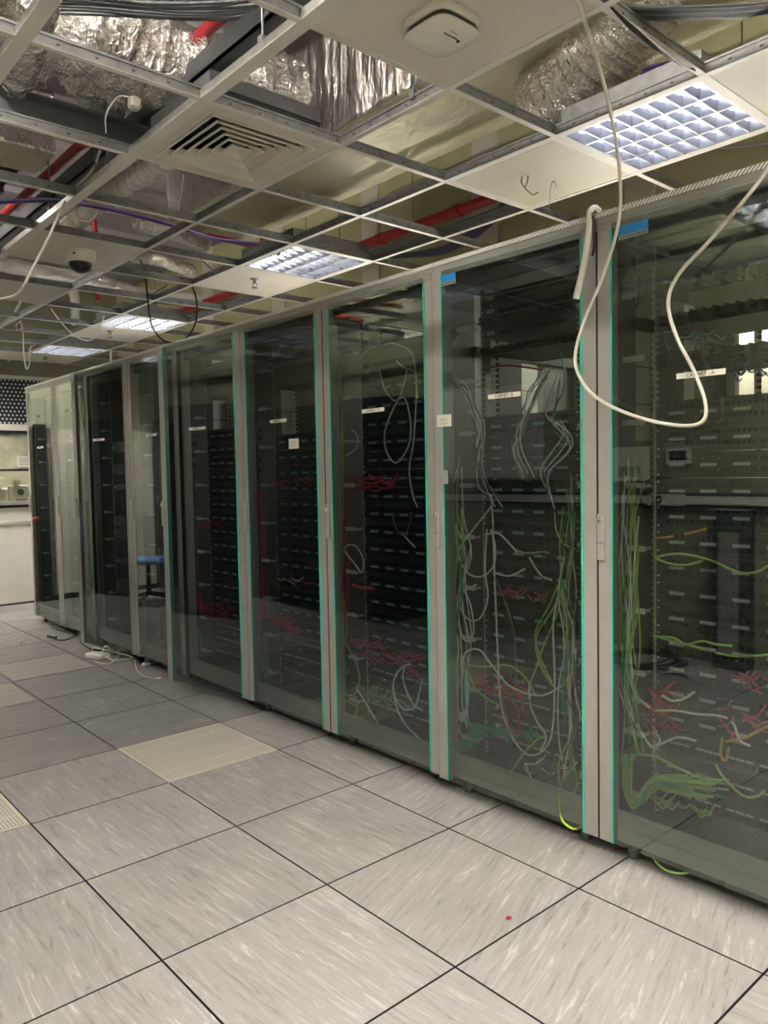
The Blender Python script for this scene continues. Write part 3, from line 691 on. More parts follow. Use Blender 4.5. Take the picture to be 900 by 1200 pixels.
# spotlight/emergency fitting at top left
e_ = W(158, 132, 2, 2.85); eo = empty('emergency_light', e_); tag(eo, 'small white emergency spotlight above the grid at the top left', 'emergency light')
b = MB(); b.box((-.022, -.022, .01), (.022, .022, .06), 'tile_white', bev=.008); b.build('body', eo, centre=False)
b = MB(); b.cyl((.02, -.02, .03), (.055, -.04, .0), .02, 'clear_glass', 14, .026); b.build('lens', eo, centre=False)
b = MB(); b.tube([(-.02, 0, .055), (-.06, .02, .05), (-.10, .04, -.02), (-.10, .05, -.09)], .003, 'cable_grey'); b.build('lead', eo, centre=False)
# pipes
def pipe(p, q, r, label, m='red', name='sprinkler_pipe', cat='pipe', group='red sprinkler pipes', coll=()):
    b = MB(); b.cyl(p, q, r, m, 16)
    d = (Vector(q)-Vector(p))
    for c in coll: a = Vector(p)+d*c; dn = d.normalized(); b.cyl(a-dn*.025, a+dn*.025, r*1.22, m, 16)
    if abs(d.z) < .1:
        for c in (.12, .5, .9): a = Vector(p)+d*c; b.cyl(a+Vector((0, 0, r*.8)), (a.x, a.y, ZS-.055), .004, 'galv', 6)
    elif True: b.cyl(q, (q[0], q[1], ZS-.055), r, m, 16)
    return tag(b.build(name), label, cat, group)
pipe((2.38, -4.2, 3.16), (2.38, 4.6, 3.16), .036, 'thick red sprinkler pipe along the olive wall above the cabinets', coll=(.2, .45, .54, .7))
pipe((.08, -3.0, 3.2), (.08, 2.6, 3.2), .026, 'red sprinkler pipe above the wide grid runner at the left', coll=(.3, .6))
pipe((2.34, 1.28, 3.16), (1.3, 1.28, 3.16), .022, 'short red branch pipe off the wall pipe beyond the diffuser')
pipe((-2.0, 1.75, 3.02), (-.25, 1.75, 3.02), .024, 'red branch pipe at the left edge beside the dome camera', coll=(.7,))
pipe((-2.0, 2.35, 2.98), (.05, 2.25, 2.98), .028, 'lower red branch pipe at the left edge', coll=(.8,))
pipe((1.05, 2.7, 2.9), (1.05, 2.7, 3.5), .022, 'short vertical red drop pipe behind the dome camera')
pipe((1.62, 1.0, 2.85), (1.62, 1.0, 3.4), .022, 'short vertical red drop pipe beside the second ceiling light')
# metal frame pieces near back (conduits)
pipe((2.1, -3.2, 2.95), (2.1, 4.6, 2.95), .016, 'thin grey conduit running above the cabinet row', 'galv', 'conduit', 'conduit', 'grey conduits')
# cables in the plenum
STUFF = MB()
STUFF_KEYS = ('fourth', 'fifth', 'heap', 'fan ', 'dark fan', 'teal', 'short lime', 'low green', 'middle cables', 'high red')
def cable(pts, r, m, label, group=None, name='cable', n=6, sub=8, cat='cable'):
    if name == 'patch_cable' and group and any(k_ in group for k_ in STUFF_KEYS): STUFF.tube(pts, r, m, n, sub); return None
    b = MB(); b.tube(pts, r, m, n, sub); return tag(b.build(name), label, cat, group)
rn = random.Random(11)
for k in range(9):
    z = ZC+.30+.01*k; dv = k*2.4
    pts = [W(u, v+dv+rn.uniform(-1.5, 1.5), 2, z) for u, v in ((50, -6), (110, -4), (170, 2), (230, 4), (290, 0), (350, -10))]
    cable(pts, .007, 'cable_darkgrey', 'dark cable in the sagging bundle across the top left', 'dark overhead cable bundle')
for k in range(7):
    cable([W(716, 5+k, 2, ZC+.05), W(760, 9+2.2*k, 2, ZC+.05), W(820, 8+2*k, 2, ZC+.055), W(880, 5+2*k, 2, ZC+.06), W(960, -4+k, 2, ZC+.07)], .0065, 'cable_black' if k % 3 else 'cable_darkgrey', 'black cable in the bundle across the top right', 'black overhead cable bundle')
for k in range(4):
    cable([W(716, 8, 2, ZC-.004), W(742, 30+k*2, 2, ZC-.012-.004*k), W(776, 58+k*1.5, 2, ZC-.010), W(808, 80, 2, ZC-.006), W(826, 86-k, 2, ZC+.03)], .004, 'cable_black' if k else 'cable_grey', 'black cable lying along the cross tee at the top right', 'cables along the top right tee')
for k in range(4):
    z = ZC+.07+.006*k
    pts = [W(-20, 236+k, 2, z), W(40, 233+k*1.2, 2, z), W(70, 234+k, 2, z), W(130, 244+k*1.1, 2, z), W(200, 262+k, 2, z), W(250, 278+k, 2, z), W(300, 284+k, 2, z)]
    cable(pts, .0042, 'cable_purple' if k else 'cable_lilac', 'purple cable in the bundle lying over the grid at the left', 'purple overhead cables at the left')
for k in range(5):
    pts = [W(606, 226+2*k, 0, 2.3), W(580, 247+3*k, 0, 2.3), W(555, 268+3*k, 0, 2.3), W(520, 289+2*k, 0, 2.3), W(470, 298+k, 0, 2.3), W(430, 300+k, 0, 2.3)]
    cable(pts, .009, 'cable_purple' if k % 2 else 'cable_darkgrey', 'purple or dark cable hanging in front of the olive wall', 'cables hanging before the olive wall')
for k in range(3):
    cable([W(735, 96-5*k, 0, 2.35), W(770, 84-4*k, 0, 2.35), W(800, 79-3*k, 0, 2.35)], .009, 'cable_lilac', 'short lilac cable visible right of the shiny flexible duct', 'lilac cables beside the shiny duct')
cable([W(838, 173, 2, 2.85), W(865, 172, 2, 2.85), W(930, 164, 2, 2.85)], .004, 'cable_lilac', 'single lilac cable right of the nearest ceiling light')
# hanging loops
def hang(pts, r, m, label, ax=0, val=.7, **k): return cable([W(u, v, ax, val) if not isinstance(u, Vector) else u for u, v in pts], r, m, label, **k)
P = [W(640, -70, 2, 2.69), W(658, -40, 2, 2.685), W(676, 0, 2, 2.67), W(690, 40, 0, .50), W(708, 100, 0, .62), W(721, 160, 0, .70), W(727, 215, 0, .75), W(724, 265, 0, .78), W(706, 325, 0, .79), W(684, 378, 0, .79), W(674, 420, 0, .79), W(684, 450, 0, .79), W(710, 473, 0, .79), W(755, 491, 0, .79), W(800, 499, 0, .79), W(824, 493, 0, .79), W(826, 470, 0, .79), W(812, 432, 0, .79), W(793, 395, 0, .79), W(783, 355, 0, .79), W(795, 322, 0, .79), W(828, 286, 0, .79), W(866, 242, 0, .79), W(893, 208, 0, .80), W(906, 188, 0, .82), W(925, 170, 0, .87)]
cable(P, .0058, 'cable_white', 'thick off-white cable hanging from the ceiling in a big loop before the nearest doors', n=10, sub=8)
b = MB(); qp = [(.90, W(690, 250, 0, XR).y, 2.30), (.86, W(691, 247, 0, .85).y, 2.305)]
b.tube([W(702, 246, 0, .93), W(697, 243, 0, .88), W(691, 249, 0, .835), W(690, 270, 0, .825), W(684, 310, 0, .815), W(675, 350, 0, .80)], .010, 'cable_white', 10, 8, rf=lambda s, t: .75+.35*s*abs(math.cos(t))+.15)
tag(b.build('cable_tail'), 'stiff off-white cable end folded over the cabinet top above the gap between the nearest doors', 'cable')
cable([W(693, 250, 0, .835), W(696, 262, 0, .832), W(696, 290, 0, .83), W(694, 300, 0, .83)], .005, 'cable_black', 'short black cable end hanging next to the off-white folded one')
cable([W(76, 236, 1, -.24), W(66, 258, 1, -.25), W(56, 280, 1, -.25), W(38, 315, 1, -.25), W(22, 343, 1, -.25), (W(0, 350, 1, -.25)), W(-25, 351, 1, -.25)], .006, 'cable_grey', 'pale grey cable drooping from the grid at the left edge', n=8)
cable([W(165, 305, 2, ZC+.01), W(170, 320, 1, 1.2), W(173, 350, 1, 1.2), W(179, 384, 1, 1.2), W(196, 401, 1, 1.2), W(217, 397, 1, 1.2), W(230, 375, 1, 1.2), W(229, 345, 1, 1.2), W(219, 328, 1, 1.2), W(212, 326, 2, ZC+.01)], .006, 'cable_black', 'black cable hanging from the grid in a round loop above the far cabinets', n=8)
cable([W(178, 345, 1, 1.25), W(192, 337, 1, 1.25), W(196, 333, 1, 1.25)], .004, 'cable_black', 'short black cable stub inside the round loop')
cable([W(60, 362, 2, ZC), W(72, 378, 1, 2.9), W(87, 393, 1, 2.9), W(104, 399, 1, 2.9), W(115, 390, 1, 2.9), W(122, 370, 2, ZC)], .005, 'cable_grey', 'thin grey cable drooping under the grid left of the third light')
cable([W(24, 375, 2, ZC), W(27, 392, 1, 3.2), W(28, 415, 1, 3.2), W(31, 432, 1, 3.2), W(35, 425, 1, 3.2), W(36, 408, 1, 3.2), W(43, 403, 2, ZC)], .006, 'cable_grey', 'thin pale looped cable hanging at the far left')
cable([W(24, 376, 2, ZC), W(19, 381, 1, 3.2), W(21, 387, 1, 3.2), W(27, 384, 1, 3.2)], .006, 'cable_grey', 'small pale cable curl at the far left')
cable([W(18, 366, 1, 2.2), W(22, 358, 1, 2.2), W(25, 350, 2, ZC)], .011, 'cable_grey', 'stubby grey cable end under the second white tile')
cable([W(235, 303, 2, ZC), W(250, 317, 1, .9), W(270, 326, 1, .9), W(290, 328, 1, .9), W(312, 318, 1, .9), W(328, 296, 2, ZC)], .004, 'cable_darkgrey', 'thin dark cable sagging under the tile by the second light')
cable([W(130, 411, 2, ZC), W(130, 425, 1, 4.0)], .012, 'cable_white', 'short white cable dropping behind the far cabinets', sub=1)
cable([W(215, 205, 2, 2.9), W(212, 225, 2, 2.85), W(208, 250, 2, 2.8)], .004, 'cable_white', 'thin white string hanging beside the rectangular duct')
cable([W(117, 177, 2, ZC+.1), W(108, 200, 2, ZC+.1), W(86, 222, 2, ZC+.05)], .006, 'cable_grey', 'pale cable lying over the wide runner at the left')
cable([W(95, 258, 2, ZC+.08), W(105, 259, 2, ZC+.06), W(114, 250, 2, ZC+.05)], .006, 'cable_white', 'short white cable arc left of the rectangular duct')

# ------------------------------------------------------------------ cabinets
Y0 = [-3.115+.8*k for k in range(9)]     # right-hand (near) edge of each cabinet
WHO = ['nearest cabinet at the right edge', 'second cabinet from the right', 'third cabinet from the right', 'fourth cabinet from the right', 'fifth cabinet from the right', 'sixth cabinet from the right', 'third cabinet from far end', 'second cabinet from far end', 'farthest cabinet']
AJ = [0, .018, 0.0, 0, .145, 0, .135, 0, 0]
XRI, XRE = .975, 1.80                    # mounting rails
DEPTH = 1.0; XC = XR+.03
def cabinet(k):
    y0 = Y0[k]; t = empty('server_cabinet', (XC, y0, 0))
    dark = 'cab_grey' if k < 5 else 'cab_grey'
    b = MB()                              # frame: posts and rails, local coords (x depth, y width)
    for x_ in (0, DEPTH-.04):
        for y_ in (.004, .756): b.box((x_, y_, .065), (x_+.04, y_+.04, 2.225), dark)
        b.box((x_, .044, .065), (x_+.03, .756, .165), 'silver'); b.box((x_, .044, 2.165), (x_+.03, .756, 2.225), 'cab_dark')
    for y_ in (.004, .766): b.box((.04, y_, .065), (DEPTH-.04, y_+.03, .10), 'cab_dark'); b.box((.04, y_, 2.19), (DEPTH-.04, y_+.03, 2.225), 'cab_dark')
    b.box((.04, .044, .075), (DEPTH-.04, .756, .08), 'cab_dark')
    b.build('frame', t, centre=False)
    b = MB(); b.box((-.03, .0005, 2.25), (DEPTH, .7995, 2.29), 'cab_grey'); b.box((-.028, .001, 2.226), (DEPTH, .799, 2.25), 'cab_grey')
    ro = b.build('roof_panel', t, centre=False)
    b = MB(); b.box((-.034, .001, 2.272), (-.0301, .799, 2.289), 'vent_slots'); b.build('vent_strip', ro, centre=False)
    for y_ in (.0005, .7965):
        b = MB(); far = k > 4
        for xa_, xb_, mm in ((.04, .225, 'cab_dark'), (.225, .34, 'tile_cream'), (.34, .52, 'cab_dark'), (.52, .68, 'tile_cream'), (.68, DEPTH-.04, 'cab_dark')): b.box((xa_, y_, .10), (xb_, y_+.003, 1.5), 'cab_dark'); b.box((xa_, y_, 1.5), (xb_, y_+.003, 2.19), 'cab_dark' if far else 'white' if mm == 'tile_cream' else mm)
        for q in range(5): b.box((.2, y_-.0004 if y_ > .4 else y_+.003, 1.50+.14*q), (.86, y_ if y_ > .4 else y_+.0034, 1.504+.14*q), 'seam')
        b.build('side_panel', t, centre=False)
    b = MB(); b.box((.335, .752, .12), (.338, .794, 2.165), 'rail_white'); b.box((.338, .750, .12), (.50, .7955, 2.165), 'black_matt'); b.build('rear_rail', t, centre=False)
    b = MB(); b.box((.20, .765, 1.915), (.96, .794, 1.955), 'black_matt'); b.build('side_brace', t, centre=False)
    for y_ in (.150, .630):
        b = MB(); b.box((XRI-XC, y_, .165), (XRI-XC+.002, y_+.02, 2.165), 'rail_holes'); b.box((XRI-XC, y_ if y_ > .4 else y_+.018, .165), (XRI-XC+.04, y_+.002 if y_ > .4 else y_+.02, 2.165), 'cab_dark'); b.build('mounting_rail', t, centre=False)
        b = MB(); b.box((XRE-XC, y_, .165), (XRE-XC+.002, y_+.03, 2.165), 'rail_white'); b.build('rear_rail', t, centre=False)
    for y_ in (.05, .66):                 # cable rings
        for q in range(9):
            z_ = .22+.222*q; b = MB(); b.box((XRI-XC-.045, y_, z_), (XRI-XC-.043, y_+.088, z_+.020), 'ringplate')
            b.box((XRI-XC-.043, y_+.004, z_+.004), (XRI-XC+.0, y_+.010, z_+.014), 'ringplate'); b.box((XRI-XC-.043, y_+.078, z_+.004), (XRI-XC, y_+.084, z_+.014), 'ringplate')
            b.build('cable_ring', t, centre=False)
    for y_ in (.10, .70):
        for x_ in (.045, DEPTH-.08):
            b = MB()
            if k in (0, 1):
                b.lathe((x_, y_, 0), [(.020, 0), (.022, .004), (.022, .03), (.012, .034), (.012, .065)], 'galv_dark', 16)
            else:
                b.cyl((x_-.010, y_, .022), (x_+.010, y_, .022), .022, 'black_matt', 14); b.box((x_-.016, y_-.012, .02), (x_-.012, y_+.012, .055), 'galv_dark'); b.box((x_+.012, y_-.012, .02), (x_+.016, y_+.012, .055), 'galv_dark'); b.box((x_-.018, y_-.016, .05), (x_+.018, y_+.016, .065), 'galv_dark')
            b.build('levelling_foot' if k in (0, 1) else 'castor', t, centre=False)
    # door: local origin at the hinge (right-hand edge), extends +y; front plane at x=-.03
    d = MB(); H0, H1 = .06, 2.248
    d.box((-.026, .003, H0), (0, .060, H1), 'silver'); d.box((-.026, .738, H0), (0, .795, H1), 'silver')
    d.box((-.026, .060, 2.222), (-.008, .738, H1), 'cab_grey')
    d.box((-.0262, .795, H0+.001), (-.001, .7965, H1-.001), 'seam'); d.box((-.0262, .0015, H0+.001), (-.001, .003, H1-.001), 'seam')
    do = d.build('door', t, centre=False)
    a = math.asin(AJ[k]/.8); do.location = (0, 0, 0); do.rotation_euler = (0, 0, a)
    b = MB(); b.box((-.030, .062, H0+.004), (-.0255, .736, 2.24), 'door_glass'); b.build('glass_pane', do, centre=False)
    for y_ in (.0585, .7362):
        b = MB(); b.box((-.0315, y_, H0+.002), (-.0245, y_+.0055, 2.222), 'glass_edge' if k < 5 else 'cab_grey'); b.build('glass_edge', do, centre=False)
    b = MB(); b.box((-.040, .768, 1.075), (-.026, .794, 1.245), 'silver', bev=.004); b.box((-.0405, .770, 1.138), (-.0395, .792, 1.1395), 'seam')
    b.cyl((-.040, .783, 1.218), (-.048, .783, 1.218), .0085, 'galv_bright', 14); b.box((-.049, .781, 1.212), (-.048, .785, 1.224), 'seam'); b.build('handle', do, centre=False)
    # cabinet name strip on glass
    yc = .41 if k else .42; z_ = 1.695
    b = MB(); b.box((-.032, yc-.08, z_-.009), (-.0302, yc+.08, z_+.009), 'paper'); b.build('name_strip', do, centre=False)
    mt = Matrix.Translation((-.0325, yc, z_)) @ Matrix(((0, 0, -1, 0), (-1, 0, 0, 0), (0, 1, 0, 0), (0, 0, 0, 1)))
    lo = text('CABINET - %s' % 'ABCDEFGHI'[k], .0165, 'ink', do, mtx=mt)
    if k in (0, 1):
        b = MB(); b.box((-.0318, .600 if k == 0 else .655, 2.19), (-.0302, .708 if k == 0 else .735, 2.222), 'blue'); b.box((-.0318, .600 if k == 0 else .655, 2.176), (-.0302, .708 if k == 0 else .735, 2.19), 'cab_grey')
        for q in range(9): yy = (.606 if k == 0 else .659)+q*(.0112 if k == 0 else .0082); b.box((-.0322, yy, 2.180), (-.0316, yy+.005, 2.186), 'ink')
        b.build('maker_badge', do, centre=False)
    tag(t, {0: 'nearest glass-doored server cabinet with a blue badge, cut by the right edge', 1: 'second glass-doored cabinet from the right, blue badge and sticky note, pale cables inside', 2: 'third glass-doored cabinet from the right with a white cable loop and red cables inside',
            3: 'fourth glass-doored cabinet from the right with a square note on its glass', 4: 'fifth glass-doored cabinet from the right, its door slightly ajar', 5: 'sixth glass-doored cabinet from the right, mirroring a white door',
            6: 'third cabinet from the far end, dark door ajar with loose adaptors at its foot', 7: 'second cabinet from the far end, mirroring a pale door', 8: 'farthest glass-doored cabinet at the end of the row'}[k], 'server cabinet', 'row of glass-doored server cabinets')
    return t
CAB = [cabinet(k) for k in range(9)]

# ---- equipment
def panel2u(strip, h=.0875):
    """front face at x=0, centre y=0, bottom z=0"""
    t = MB(); W2 = .2413
    t.box((0, -W2, .001), (.003, W2, h-.001), 'black'); t.box((.003, -.22, .002), (.10, .22, h-.002), 'black_matt')
    rows = 2 if h > .06 else 1
    for r_ in range(rows):
        zc = h*(.30 if r_ == 0 else .72) if rows == 2 else h*.45
        for q in range(24):
            y = -.207+.0174*q+(.006 if (q//6) % 2 else 0); t.box((-.0015, y-.0055, zc-.006), (0, y+.0055, zc+.007), 'port')
    for s1 in (-1, 1):
        for z_ in (.012, h-.012): t.cyl((0, s1*.233, z_), (-.002, s1*.233, z_), .0035, 'galv_bright', 8)
    root = bpy.data.objects.new('patch_bay', t.mesh('patch_bay')); COL.objects.link(root)
    b = MB()
    for q in range(4):
        y = -.165+.11*q; b.box((-.004, y-.027, h*.50-.005), (0, y+.027, h*.50+.005), strip)
    b.build('label_strip', root, centre=False)
    return root
def equip(h, kind):
    t = MB(); W2 = .2413
    t.box((0, -W2, .001), (.003, W2, h-.001), 'black'); t.box((.003, -.22, .002), (.35, .22, h-.002), 'black_matt')
    if kind == 'network_switch':
        for q in range(24): y = -.19+.0145*q; t.box((-.001, y-.005, h*.25), (0, y+.005, h*.55), 'port')
        t.box((-.001, .17, h*.3), (0, .215, h*.7), 'cab_grey')
    elif kind == 'cable_manager':
        for q in range(12): y = -.21+.038*q; t.box((-.05, y-.003, .004), (0, y+.003, h-.004), 'black')
        t.box((-.052, -.22, h*.2), (-.049, .22, h*.35), 'black')
    elif kind == 'blanking_panel':
        t.box((-.002, -.22, h*.46), (0, .22, h*.54), 'black_matt')
    else:
        for q in range(6): t.box((-.012, -.2+.066*q, h*.15), (0, -.14+.066*q, h*.85), 'cab_dark')
        t.box((-.004, .19, h*.2), (0, .23, h*.8), 'labelgrey')
    for s1 in (-1, 1): t.cyl((0, s1*.233, h/2), (-.002, s1*.233, h/2), .0035, 'galv_bright', 8)
    if kind == 'patch_strip_panel':
        pass
    root = bpy.data.objects.new(kind, t.mesh(kind)); COL.objects.link(root)
    return root
PROTO = {}
def put(kind, k, z, label, h=.0875, strip='labelstrip', group=None, cat=None):
    key = (kind, h, strip)
    if key not in PROTO:
        PROTO[key] = panel2u(strip, h) if kind == 'patch_bay' else equip(h, kind); o = PROTO[key]
    else: o = copy_tree(PROTO[key])
    o.location = (XRI-.003, Y0[k]+.4, z)
    tag(o, label, cat or {'patch_bay': 'patch panel'}.get(kind, kind.replace('_', ' ')), group)
    return o
def dashpanel(k, z, idx, n, m='labelgrey'):
    """1U panel with a row of white port labels"""
    key = ('dash', m)
    if key not in PROTO:
        t = MB(); t.box((0, -.2413, .001), (.003, .2413, .043), 'black'); t.box((.003, -.22, .002), (.1, .22, .042), 'black_matt')
        for q in range(24): y = -.207+.0174*q+(.006 if (q//6) % 2 else 0); t.box((-.0015, y-.0055, .010), (0, y+.0055, .024), 'port')
        o = bpy.data.objects.new('patch_bay', t.mesh('patch_bay')); COL.objects.link(o)
        b = MB()
        for q in range(4):
            for r_ in range(3): y = -.205+.107*q+.030*r_; b.box((-.002, y, .031), (0, y+.026, .038), m)
        b.build('label_strip', o, centre=False); PROTO[key] = o
    else: o = copy_tree(PROTO[key])
    o.location = (XRI-.003, Y0[k]+.4, z)
    tag(o, 'slim white-labelled patch panel in the %s, %s up' % (WHO[k], ORD[idx]), 'patch panel', 'slim patch panels low in the cabinets')
TOP = {0: 1.63, 1: 1.63, 2: 1.86, 3: 1.63, 4: 1.70, 5: 1.72}
for k in range(5):
    z = TOP[k]; n = 0
    while z > .52:
        put('patch_bay', k, z-.0875, 'black patch panel in the %s, %s from top' % (WHO[k], ORD[n]), group='tall black patch panels', strip='labelgrey' if k == 0 else 'labelstrip')
        z -= .0885; n += 1
    q = 0; zz = z-.03
    zs = []
    while zz > .20: zs.append(zz-.044); zz -= .0885
    for q, z_ in enumerate(reversed(zs)): dashpanel(k, z_, q, len(zs))
# top of cabinets
for k, lst in {0: [('cable_manager', 1.985, .044), ('cable_manager', 1.88, .044), ('cable_manager', 1.745, .044), ('blanking_panel', 2.04, .12)],
               1: [('network_switch', 2.10, .044), ('network_switch', 2.045, .044), ('cable_manager', 2.0, .044), ('network_switch', 1.955, .044), ('cable_manager', 1.885, .030)],
               2: [('blanking_panel', 1.94, .088), ('network_switch', 1.88, .044)],
               3: [('network_switch', 2.08, .044), ('cable_manager', 2.02, .044), ('blanking_panel', 1.93, .088)],
               4: [('network_switch', 2.08, .044), ('cable_manager', 2.02, .044), ('blanking_panel', 1.92, .088)]}.items():
    for n, (kd, z, h) in enumerate(lst):
        pos = ORD[n]+' item down'
        put(kd, k, z, 'black %s high in the %s, %s' % (kd.replace('_', ' '), WHO[k], pos), h, group='equipment at the cabinet tops')
for n, (kd, z, h) in enumerate((('network_switch', 1.60, .088), ('server_unit', 1.42, .088), ('network_switch', 1.30, .044), ('server_unit', 1.00, .088), ('server_unit', .90, .088), ('network_switch', .70, .044), ('server_unit', .45, .13))):
    put(kd, 6, z, 'dark %s in the ajar third cabinet from the far end, %s from the top' % (kd.replace('_', ' '), ORD[n]), h, group='equipment in the ajar far cabinet')
for k in (5, 7, 8):
    for n, (kd, z, h) in enumerate((('server_unit', 1.2, .088), ('server_unit', .8, .088), ('blanking_panel', .5, .13), ('network_switch', 1.7, .044))):
        put(kd, k, z, 'dark %s in the %s, %s listed' % (kd.replace('_', ' '), WHO[k], ORD[n]), h, group='equipment in the far cabinets')

# ---- patch cables
def loc3(u, v, x=.93): return W(u, v, 0, x)
def cab_path(fx, pts, r, m, label, group, x=.93, n=5, sub=5, jit=0, name='patch_cable'):
    P_ = []
    for i, (px, py) in enumerate(pts):
        u, v = fx(px, py); P_.append(W(u, v, 0, x+rn.uniform(-jit, jit)))
    return cable(P_, r, m, label, group, name, n, sub)
B4 = lambda px, py: (500+px/3, 600+py/3)
A6 = lambda px, py: (670+px*.3833, 600+py*.3833)
C2 = lambda px, py: (370+px*.2778, 600+py*.2778)
C1 = lambda px, py: (370+px*.2778, 300+py*.2778)
B5 = lambda px, py: (500+px*.3168, 220+py*.3168)
A5 = lambda px, py: (670+px*.35, 180+py*.35)
gB = 'loose cables in the second cabinet'; R_ = .0039
for pts, m, lb in (
    ([(225, -60), (232, 20), (238, 200), (250, 500), (262, 680), (300, 790), (350, 850), (400, 845), (440, 780), (450, 600), (445, 400), (460, 300)], 'cable_grey', 'long pale cable falling in a deep U across the second cabinet from the right'),
    ([(120, 540), (140, 492), (185, 485), (230, 540), (290, 610), (390, 645), (460, 620), (515, 560), (525, 480)], 'cable_grey', 'pale cable arching across the lower middle of the second cabinet from the right'),
    ([(228, -20), (150, 80), (112, 140), (140, 210), (190, 228), (235, 190), (240, 120), (225, 60)], 'cable_grey', 'pale cable loop at the upper left of the second cabinet from the right'),
    ([(212, 60), (205, 200), (215, 300), (190, 370), (150, 380), (115, 330), (130, 280), (175, 255)], 'cable_grey', 'pale cable curling back at mid height left in the second cabinet from the right'),
    ([(110, 300), (115, 400), (140, 455), (165, 420), (155, 330), (120, 250)], 'cable_grey', 'narrow pale cable loop left of centre in the second cabinet from the right'),
    ([(140, 540), (215, 545), (290, 540), (345, 580), (372, 625), (385, 640)], 'cable_lime', 'yellow-green cable bowing over the red cluster in the second cabinet from the right'),
    ([(148, 560), (170, 620), (220, 660), (240, 672)], 'cable_lime', 'short yellow-green cable beside the red cluster, second cabinet from the right'),
    ([(520, 0), (500, 200), (450, 330), (385, 440), (400, 540), (450, 620)], 'cable_lime', 'yellow-green cable snaking down the right of the second cabinet from the right'),
    ([(470, 240), (430, 330), (383, 420), (395, 500), (440, 600)], 'cable_lime', 'second yellow-green cable snaking down the right of the same cabinet'),
    ([(480, 280), (450, 380), (415, 460), (380, 560), (360, 620), (368, 700)], 'cable_lime', 'yellow-green cable crossing towards the centre of the second cabinet from the right'),
    ([(445, -60), (470, 60), (490, 140), (515, 260), (508, 370), (470, 440)], 'cable_black', 'black cable bowing along the right side of the second cabinet from the right'),
    ([(418, -60), (412, 140), (405, 300), (408, 380), (440, 450)], 'cable_black', 'straight black cable right of centre in the second cabinet from the right'),
    ([(240, 230), (290, 360), (310, 450), (315, 600)], 'cable_darkgrey', 'thin dark cable hanging in the centre of the second cabinet from the right'),
    ([(205, 80), (250, 75), (290, 110), (320, 145)], 'cable_grey', 'pale cable arch high in the centre of the second cabinet from the right'),
    ([(305, 130), (350, 145), (405, 140), (430, 145)], 'cable_lime', 'short lime cable lying across the middle of the second cabinet from the right'),
    ([(240, 215), (290, 225), (345, 200)], 'cable_grey', 'short pale cable at mid height of the second cabinet from the right'),
    ([(360, 160), (400, 220), (440, 240)], 'cable_grey', 'short pale cable near the right bundle of the second cabinet from the right'),
    ([(450, 0), (455, 60), (480, 110), (520, 130)], 'cable_lime', 'lime cable leaving the right bundle of the second cabinet from the right'),
    ([(360, 600), (365, 680), (390, 740), (420, 790), (400, 840)], 'cable_grey', 'grey cable tail low in the centre of the second cabinet from the right'),
    ([(150, 890), (190, 940), (240, 948), (290, 920), (340, 850), (390, 800), (420, 790)], 'cable_lime', 'yellow-green cable bowing along the bottom of the second cabinet from the right'),
    ([(265, 650), (280, 720), (300, 770), (325, 775), (320, 700), (300, 660)], 'cable_red', 'red cable loop low in the centre of the second cabinet from the right'),
    ([(180, 590), (220, 620), (260, 600), (320, 640), (350, 720)], 'cable_red', 'red cable wandering from the red cluster of the second cabinet from the right'),
    ([(500, 780), (520, 900), (530, 960), (500, 1000), (470, 960), (465, 880), (500, 800)], 'cable_lime', 'green loop at the lower right corner of the second cabinet from the right')):
    cab_path(B4, pts, R_, m, lb, gB)
cab_path(B4, [(530, 880), (490, 930), (464, 985), (470, 1060)], R_, 'cable_lime', 'lime cable inside the lower right corner of the second cabinet from the right', gB)
P = [loc3(*B4(466, 985), .88), loc3(*B4(466, 1040), .86), loc3(*B4(478, 1085), .84), loc3(*B4(505, 1110), .84), loc3(*B4(530, 1112), .86), loc3(*B4(552, 1100), .92)]
cable(P, .0042, 'cable_lime_bright', 'bright yellow-green cable loop poking out under the second cabinet door', name='patch_cable')
# bundles: vertical runs at cabinet sides
def bundle(n, fx, ctrl, spread, ms, label, group, r=.003, x=.925, jx=.02, cols=None):
    for q in range(n):
        off = [rn.gauss(0, spread*.55)]
        pts = []; dy = rn.uniform(-.12, .12)*(ctrl[-1][1]-ctrl[0][1]) if len(ctrl) > 5 else 0
        c2 = ctrl if len(ctrl) < 6 else ctrl[rn.choice((0, 0, 0, 1, 2)):len(ctrl)-rn.choice((0, 0, 1, 2))]
        for (px, py) in c2: pts.append((px+off[0]+rn.uniform(-spread, spread)*.75, py+dy*.4+rn.uniform(-25, 25)*(spread > 12)))
        cab_path(fx, pts, r, ms[q % len(ms)], label, group, x=x, jit=jx, sub=4)
bundle(20, B4, [(95, -150), (90, 0), (110, 140), (95, 300), (110, 480), (105, 640), (110, 760)], 32, ['cable_grey', 'cable_green', 'cable_lime', 'cable_grey'], 'thin cable in the vertical bundle down the left of the second cabinet', 'left bundle of the second cabinet')
bundle(14, B4, [(500, -80), (490, 100), (480, 260), (500, 420), (490, 600), (505, 760), (490, 900)], 30, ['cable_green', 'cable_grey', 'cable_lime', 'cable_darkgrey'], 'thin cable in the vertical bundle down the right of the second cabinet', 'right bundle of the second cabinet')
bundle(6, B5, [(175, 800), (205, 900), (190, 1000), (215, 1100), (260, 1160)], 16, ['cable_grey', 'cable_darkgrey'], 'pale cable in the upper left hanging bunch of the second cabinet', 'upper left bunch of the second cabinet')
bundle(8, B5, [(440, 680), (385, 780), (345, 880), (330, 980), (370, 1070)], 18, ['cable_darkgrey', 'cable_grey'], 'grey cable in the fanned bunch right of the name strip of the second cabinet', 'fanned bunch of the second cabinet')
